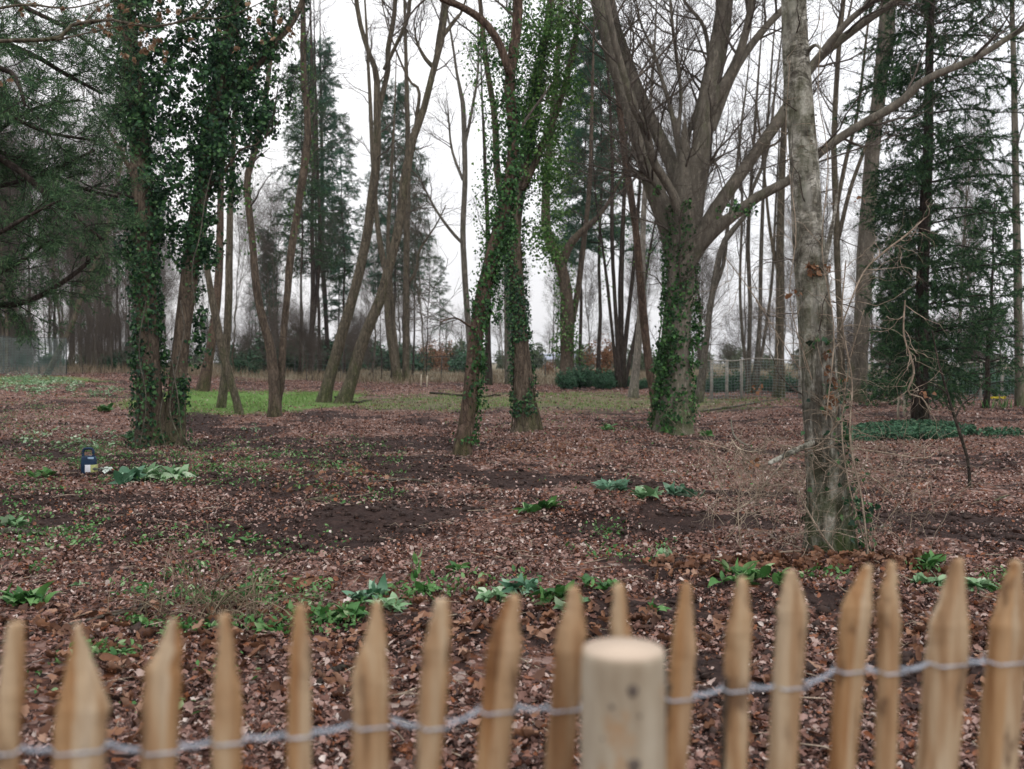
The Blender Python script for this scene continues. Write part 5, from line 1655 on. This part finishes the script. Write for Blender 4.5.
M_PP.color(M_PP.ramp(M_PP.noise(M_PP.obj(), 20., 3), [(.3, (.40, .45, .40)), (.7, (.6, .64, .58))]))
tag(m.build('pale_leaf_scrap', M_PP.m, origin=g), 'pale whitish leaves lying against the blue jug', 'leaves')

# ------------------------------------------------------------------ paling fence in front
def depth(px):
    """the fence runs from near at one side to farther at the other"""
    # inverse depth is linear across the picture
    return 1 / (1 / 1.13 + (1 / 1.495 - 1 / 1.13) * px / 1024)


def wood_mat(name, tint, seed):
    M = Mat(name, .75, .25)
    c = M.n('ShaderNodeTexCoord').outputs['Object']
    v = M.n('ShaderNodeMapping', Vector=c, Location=(seed * 3.1, seed * 1.7, seed), Scale=(1, 1, .06)).outputs[0]
    v2 = M.n('ShaderNodeMapping', Vector=c, Location=(seed * 2.1, seed, seed * .7), Scale=(1, 1, .1)).outputs[0]
    a = M.noise(v, 130., 6, .6)
    b = M.noise(v2, 42., 4, .55)
    T_ = lambda r, g_, b_: (r * tint[0], g_ * tint[1], b_ * tint[2])
    col = M.ramp(b, [(.28, T_(.12, .06, .025)), (.42, T_(.29, .17, .085)), (.55, T_(.385, .275, .165)), (.75, T_(.45, .35, .24))])
    col = M.mix(M.ramp(a, [(.4, 0.), (.75, .6)]), col, T_(.22, .135, .07))
    stain = M.ramp(M.noise(M.n('ShaderNodeMapping', Vector=c, Location=(seed * 4.1, seed, seed * .3), Scale=(1, 1, .3)).outputs[0], 26., 4, .6), [(.58, 0.), (.66, .85)])
    col = M.mix(stain, col, T_(.10, .055, .03))
    M.color(col)
    M.bump(a, .5, .002)
    return M.m


WOODS = [wood_mat('split_chestnut_gold', (1, 1, 1), 1), wood_mat('split_chestnut_pale', (1.02, 1.06, 1.12), 2), wood_mat('split_chestnut_brown', (.88, .80, .74), 3), wood_mat('chestnut_heartwood', (.86, .72, .58), 4)]
M_BK = bark('chestnut_bark', (.03, .022, .018), (.10, .075, .055), moss_amt=.1, sc=40, dist=.003)
xs_ = (-60, 8, 82, 166, 230, 300, 376, 440, 500, 568, 620, 683, 738, 795, 850, 892, 947, 1003, 1070)
# px top, y top, px at the picture's foot, width px at the foot, tip width px, tone, barked
pick = [(-128, 640, -135, 34, 9, 0), (-62, 632, -60, 30, 10, 1), (10, 624, 4, 26, 17, 0), (84, 626, 80, 50, 7, 1), (170, 620, 162, 36, 10, 1), (231, 615, 229, 29, 14, 0), (300, 606, 299, 25, 12, 1), (377, 603, 373, 40, 10, 0), (446, 600, 432, 29, 14, 1),
        (509, 597, 492, 37, 16, 2), (575, 588, 557, 32, 14, 2), (620, 585, 622, 28, 14, 0), (688, 584, 673, 29, 12, 2), (740, 579, 734, 29, 13, 0), (799, 571, 786, 34, 11, 1), (860, 567, 842, 34, 14, 0), (894, 563, 889, 25, 11, 0), (957, 560, 939, 44, 15, 1), (1012, 562, 998, 46, 18, 1),
        (1066, 553, 1060, 34, 12, 0), (1118, 548, 1116, 30, 12, 2), (1172, 543, 1165, 36, 12, 1)]
pl0 = P(10, 700, depth(10))
root = empty('paling_fence', (0.1, 1.3, float(H(.1, 1.3))), 'split chestnut paling fence of pointed pickets twisted into galvanised wire across the front', 'fence')
fdir = unit(P(1024, 500, depth(1024)) - P(0, 500, depth(0)))
fdir[2] = 0
fdir = unit(fdir)
fnrm = np.array([fdir[1], -fdir[0], 0])   # toward the camera
wire_y = lambda px: np.interp(px, [-200, 0, 82, 166, 230, 300, 376, 440, 500, 568, 625, 683, 738, 795, 850, 892, 947, 1003, 1200], [772, 750, 746, 748, 739, 733, 722, 724, 708, 706, 700, 696, 687, 684, 668, 670, 661, 659, 640])
PK = []
for i, (pt, yt, pb_, wpx, tip, tone) in enumerate(pick):
    Yd = depth((pt + pb_) / 2)
    top = P(pt, yt, Yd)
    low = P(pb_, 769, Yd)
    ax = (top - low) / (top[2] - low[2])
    gz = float(H(low[0], low[1]))
    bot = top - ax * (top[2] - gz + .12)
    Lp = np.linalg.norm(top - bot)
    w = wpx * Yd / FPX * .97
    tw = tip * .85 * Yd / FPX
    taper = (.055 + .035 * rng.random()) if wpx < 40 else .095
    th = w * (.5 + .2 * rng.random())
    # irregular split cross-section
    ns = 7
    ang = np.arange(ns) / ns * 2 * PI + rng.normal(size=ns) * .12
    cx = np.cos(ang) * (.5 + .04 * rng.normal(size=ns))
    cy = np.sin(ang) * (.5 + .07 * rng.normal(size=ns))
    cx = np.clip(cx * 1.1, -.5, .5)
    cy = np.clip(cy * 1.15, -.5, .42)
    nz = 46
    ss_ = np.concatenate([np.linspace(0, Lp - taper * 1.5, 22), np.linspace(Lp - taper * 1.45, Lp, nz - 22)])
    skew = rng.normal() * .4
    rng_u = rng.random()
    V = []
    wob = np.cumsum(rng.normal(size=nz)) * .0006
    for j, s_ in enumerate(ss_):
        u = np.clip((s_ - (Lp - taper)) / taper, 0, 1)
        f_ = 1 - (1 - tw / w) * u ** (.85 + .3 * rng_u)
        c = bot + (top - bot) * s_ / Lp + fdir * (wob[j] + skew * w * u * .3)
        fl = 1 + .05 * math.sin(s_ * 14 + i) + .03 * math.sin(s_ * 41 + i * 2)
        rx, ry = w * f_ * fl, th * max(f_, .55 * (1 - u * .3)) * fl
        jit_ = rng.normal(size=(ns, 2)) * .0004
        V.append(c + (cx[:, None] * rx + jit_[:, :1]) * fdir - (cy[:, None] * ry + jit_[:, 1:]) * (-fnrm))
    V = np.concatenate(V)
    Q = []
    for j in range(nz - 1):
        for k in range(ns):
            Q.append([j * ns + k, j * ns + (k + 1) % ns, (j + 1) * ns + (k + 1) % ns, (j + 1) * ns + k])
    n0 = len(V)
    V = np.vstack([V, V[:ns].mean(0), V[-ns:].mean(0) + [0, 0, .004]])
    T = [[n0, (k + 1) % ns, k] for k in range(ns)] + [[n0 + 1, (nz - 1) * ns + k, (nz - 1) * ns + (k + 1) % ns] for k in range(ns)]
    m = MB().add(V, Q, T)
    po = m.build('picket', WOODS[tone], root, smooth=False)
    # heartwood shows on one split side of the pale
    po.data.materials.append(WOODS[3])
    side = 1 if i % 3 else -1
    mi = np.zeros(len(po.data.polygons), np.int32)
    kk = np.arange((nz - 1) * ns) % ns
    mid = (np.cos(ang) + np.cos(np.roll(ang, -1))) / 2
    mi[:(nz - 1) * ns] = (mid[kk] * side > .35)
    po.data.polygons.foreach_set('material_index', mi)
    if i in (13, 5, 12):    # bark left along one edge
        sgn = -1
        a_ = np.array([bot + (top - bot) * t_ + fdir * sgn * w * .46 + fnrm * th * .05 for t_ in np.linspace(.02, .90, 24)])
        a_ += rng.normal(size=a_.shape) * .0008
        bk = MB().tubes(a_, np.full(24, .0045) * (1 + .3 * rng.normal(size=24)), 8, .05, True)
        bo = bk.build('bark_strip', M_BK, root)
    zw = P(pb_, wire_y((pt + pb_) / 2), Yd)[2]
    cwp = low + ax * (zw - low[2])
    PK.append((cwp, w, th, ax, low))

Mw = Mat('galvanised_wire', .38, .5)
Mw.b.inputs['Metallic'].default_value = .75
Mw.color(Mw.ramp(Mw.noise(Mw.obj(), 90., 3), [(.3, (.30, .33, .38)), (.7, (.52, .56, .62))]))
for dz in (0, -.36, -.66):
    A, B2 = [], []
    for i, (c, w, th, ax, low) in enumerate(PK):
        cc = c + ax * dz + rng.normal() * np.array([0, 0, .004]) * (dz != 0)
        hw = w / 2 + .003
        for e_, sg in ((-1, 0), (-.75, 1), (.75, 1), (1, 0)):
            A.append(cc + fdir * hw * e_ + fnrm * (th * .5 + .002) * sg + np.array([0, 0, -.002 * sg]))
            B2.append(cc + fdir * hw * e_ - fnrm * (th * .5 + .002) * sg)
        if i < len(PK) - 1:
            c2 = PK[i + 1][0] + PK[i + 1][3] * dz
            w2 = PK[i + 1][1] / 2 + .003
            p, q = cc + fdir * hw, c2 - fdir * w2
            for t_ in np.linspace(.08, .92, 13):
                an = t_ * 2 * PI * 3.0
                o_ = fnrm * math.cos(an) * .0024 + np.array([0, 0, 1]) * math.sin(an) * .0024
                mid = p + (q - p) * t_ + np.array([0, 0, -.003 * math.sin(PI * t_)])
                A.append(mid + o_)
                B2.append(mid - o_)
    m = MB()
    for Z_ in (A, B2):
        Z_ = np.array(Z_)
        m.tubes(Z_, np.full(len(Z_), .0014), 6)
    m.build('wire', Mw.m, root)

# round stake
Yd = 1.19
c = P(625, 650, Yd)
rr = 42.5 * Yd / FPX
gz = float(H(c[0], c[1]))
zs = np.concatenate([np.linspace(gz - .3, c[2] - .03, 26), [c[2] - .012, c[2] - .004, c[2] - .001, c[2]]])
R = np.full(len(zs), rr)
R *= 1 + .03 * np.linspace(1, 0, len(zs)) + .012 * np.sin(zs * 9)
R[-3] *= .992; R[-2] *= .975; R[-1] *= .95
Pm = np.stack([c[0] + .004 * np.sin(zs * 5) + (zs - c[2]) * -.012, np.full(len(zs), Yd), zs], 1)
m = MB().tubes(Pm, R, 40, .006, True)
Mp = Mat('peeled_stake_wood', .8, .2)
v = Mp.obj((1, 1, .12))
cc_ = Mp.ramp(Mp.noise(Mp.obj((1, 1, .3)), 14., 6, .65), [(.3, (.20, .15, .10)), (.5, (.31, .26, .19)), (.75, (.40, .355, .28))])
cc_ = Mp.mix(Mp.ramp(Mp.noise(v, 60., 5), [(.45, 0.), (.75, .5)]), cc_, (.22, .17, .12))
cc_ = Mp.mix(Mp.ramp(Mp.noise(Mp.obj((1, 1, .6)), 22., 4), [(.62, 0.), (.7, .6)]), cc_, (.30, .17, .08))
Mp.color(cc_)
Mp.bump(Mp.noise(v, 80., 5), .4, .003)
m.build('post', Mp.m, root, label='round peeled wooden stake with knots and a flat sawn top')
# sawn top
m = MB()
th_ = np.arange(40) / 40 * 2 * PI
ring = np.stack([Pm[-1][0] + np.cos(th_) * rr * .935, Yd + np.sin(th_) * rr * .935, np.full(40, c[2] + .0025)], 1)
ring2 = ring.copy()
ring2[:, 2] -= .003
V = np.vstack([ring, ring2, [[Pm[-1][0], Yd, c[2] + .003]]])
Q = [[k + 40, (k + 1) % 40 + 40, (k + 1) % 40, k] for k in range(40)]
T = [[80, k, (k + 1) % 40] for k in range(40)]
Mt = Mat('sawn_end_grain', .8, .2)
wv = Mt.n('ShaderNodeTexWave', {'wave_type': 'RINGS', 'rings_direction': 'Z'}, Vector=Mt.n('ShaderNodeMapping', Vector=Mt.n('ShaderNodeTexCoord').outputs['Object'], Location=(-(Pm[-1][0] - .1), -(Yd - 1.3), 0)).outputs[0], Scale=38., Distortion=1.5).outputs['Fac']
Mt.color(Mt.mix(Mt.math('MULTIPLY', wv, .35), (.47, .375, .29), (.34, .255, .18)))
m.add(V, Q, T).build('sawn_top', Mt.m, root, smooth=False)
Mk = Mat('dark_knot', .8)
Mk.color(Mk.ramp(Mk.noise(Mk.obj(), 120., 3), [(.3, (.05, .04, .035)), (.7, (.13, .10, .08))]))
for px, py, s_ in ((633, 691, 6.5), (634, 766, 8), (612, 708, 3), (640, 716, 2), (603, 742, 2.5)):
    q = P(px, py, Yd - rr)
    dx = (q[0] - c[0]) / rr
    oy = Yd - rr * 1.012 * math.sqrt(max(.05, 1 - dx * dx)) - .0005
    sr = s_ * Yd / FPX
    tt = np.linspace(0, 2 * PI, 13)[:-1]
    nrm = unit(np.array([dx, -math.sqrt(1 - dx * dx), 0]))
    tg = np.array([-nrm[1], nrm[0], 0])
    cen = np.array([q[0], oy, q[2]])
    V = [cen + tg * math.cos(a) * sr * .8 * (1 + .15 * math.sin(3 * a)) + np.array([0, 0, math.sin(a) * sr]) for a in tt] + [cen + nrm * .002]
    MB().add(V, None, [[12, k, (k + 1) % 12] for k in range(12)]).build('knot', Mk.m, root)

# ------------------------------------------------------------------ light, sky, camera
w = bpy.data.worlds.new('World')
SC.world = w
w.use_nodes = True
nt = w.node_tree
bg = nt.nodes['Background']
sky = nt.nodes.new('ShaderNodeTexSky')
sky.sky_type = 'NISHITA'
sky.sun_disc = False
sky.sun_elevation = math.radians(38)
sky.sun_rotation = math.radians(-25)
sky.air_density = 1.2
sky.dust_density = 3
tc = nt.nodes.new('ShaderNodeTexCoord')
mp = nt.nodes.new('ShaderNodeMapping')
mp.inputs['Scale'].default_value = (1, 1, 2.5)
nz = nt.nodes.new('ShaderNodeTexNoise')
nz.inputs['Scale'].default_value = 2.2
nz.inputs['Detail'].default_value = 5
cr = nt.nodes.new('ShaderNodeValToRGB')
cr.color_ramp.elements[0].position = .3
cr.color_ramp.elements[0].color = (.82, .83, .88, 1)
cr.color_ramp.elements[1].position = .7
cr.color_ramp.elements[1].color = (.98, .98, 1.0, 1)
mul = nt.nodes.new('ShaderNodeVectorMath')
mul.operation = 'SCALE'
mul.inputs['Scale'].default_value = SKYV
sx = nt.nodes.new('ShaderNodeSeparateXYZ')
nt.links.new(tc.outputs['Generated'], sx.inputs[0])
mr_ = nt.nodes.new('ShaderNodeMapRange')
mr_.inputs[3].default_value = .80
mr_.inputs[4].default_value = 1.95
nt.links.new(sx.outputs[2], mr_.inputs[0])
scl = nt.nodes.new('ShaderNodeMath')
scl.operation = 'MULTIPLY'
scl.inputs[1].default_value = SKYV
nt.links.new(mr_.outputs[0], scl.inputs[0])
nt.links.new(scl.outputs[0], mul.inputs['Scale'])
mx = nt.nodes.new('ShaderNodeMix')
mx.data_type = 'RGBA'
mx.inputs[0].default_value = .93
L_ = nt.links.new
L_(tc.outputs['Generated'], mp.inputs[0])
L_(mp.outputs[0], nz.inputs['Vector'])
L_(nz.outputs['Fac'], cr.inputs[0])
L_(cr.outputs[0], mul.inputs[0])
L_(sky.outputs[0], mx.inputs[6])
L_(mul.outputs[0], mx.inputs[7])
L_(mx.outputs[2], bg.inputs['Color'])
bg.inputs['Strength'].default_value = .1
sl = bpy.data.lights.new('sun', 'SUN')
sl.energy = .8
sl.angle = math.radians(40)
sl.color = (1, .97, .93)
so = bpy.data.objects.new('sun', sl)
COL.objects.link(so)
so.rotation_euler = (math.radians(52), 0, math.radians(25))

if HAZE > 0:
    hm = bpy.data.materials.new('damp_air')
    hm.use_nodes = True
    t_ = hm.node_tree
    t_.nodes.remove(t_.nodes['Principled BSDF'])
    pv = t_.nodes.new('ShaderNodeVolumePrincipled')
    pv.inputs['Color'].default_value = (.88, .9, .93, 1)
    pv.inputs['Density'].default_value = HAZE
    pv.inputs['Anisotropy'].default_value = .2
    t_.links.new(pv.outputs[0], t_.nodes['Material Output'].inputs['Volume'])
    ho = MB().box((0, 440, 14.5), (1500, 1000, 35)).build('haze', hm, smooth=False)
    tag(ho, 'thin damp winter air greying the far trees', 'haze', kind='stuff')

cam = bpy.data.cameras.new('camera')
cam.lens = 35
cam.sensor_width = 36
cam.clip_end = 5000
cam.clip_start = .05
cam.dof.use_dof = True
cam.dof.focus_distance = 9.
cam.dof.aperture_fstop = 2.6
cam.dof.aperture_blades = 7
co = bpy.data.objects.new('camera', cam)
COL.objects.link(co)
co.location = (0, 0, CAM_Z)
co.rotation_euler = (math.radians(90) - PITCH, 0, 0)
SC.camera = co
SC.view_settings.view_transform = 'Standard'
SC.view_settings.look = 'None'
SC.view_settings.exposure = EXPO
SC.view_settings.gamma = 1
SC.cycles.max_bounces = 5
SC.cycles.diffuse_bounces = 3
SC.cycles.glossy_bounces = 2
SC.cycles.transmission_bounces = 3
SC.cycles.use_denoising = True
for r_ in bpy.data.objects:
    if '_o' in r_:
        del r_['_o']
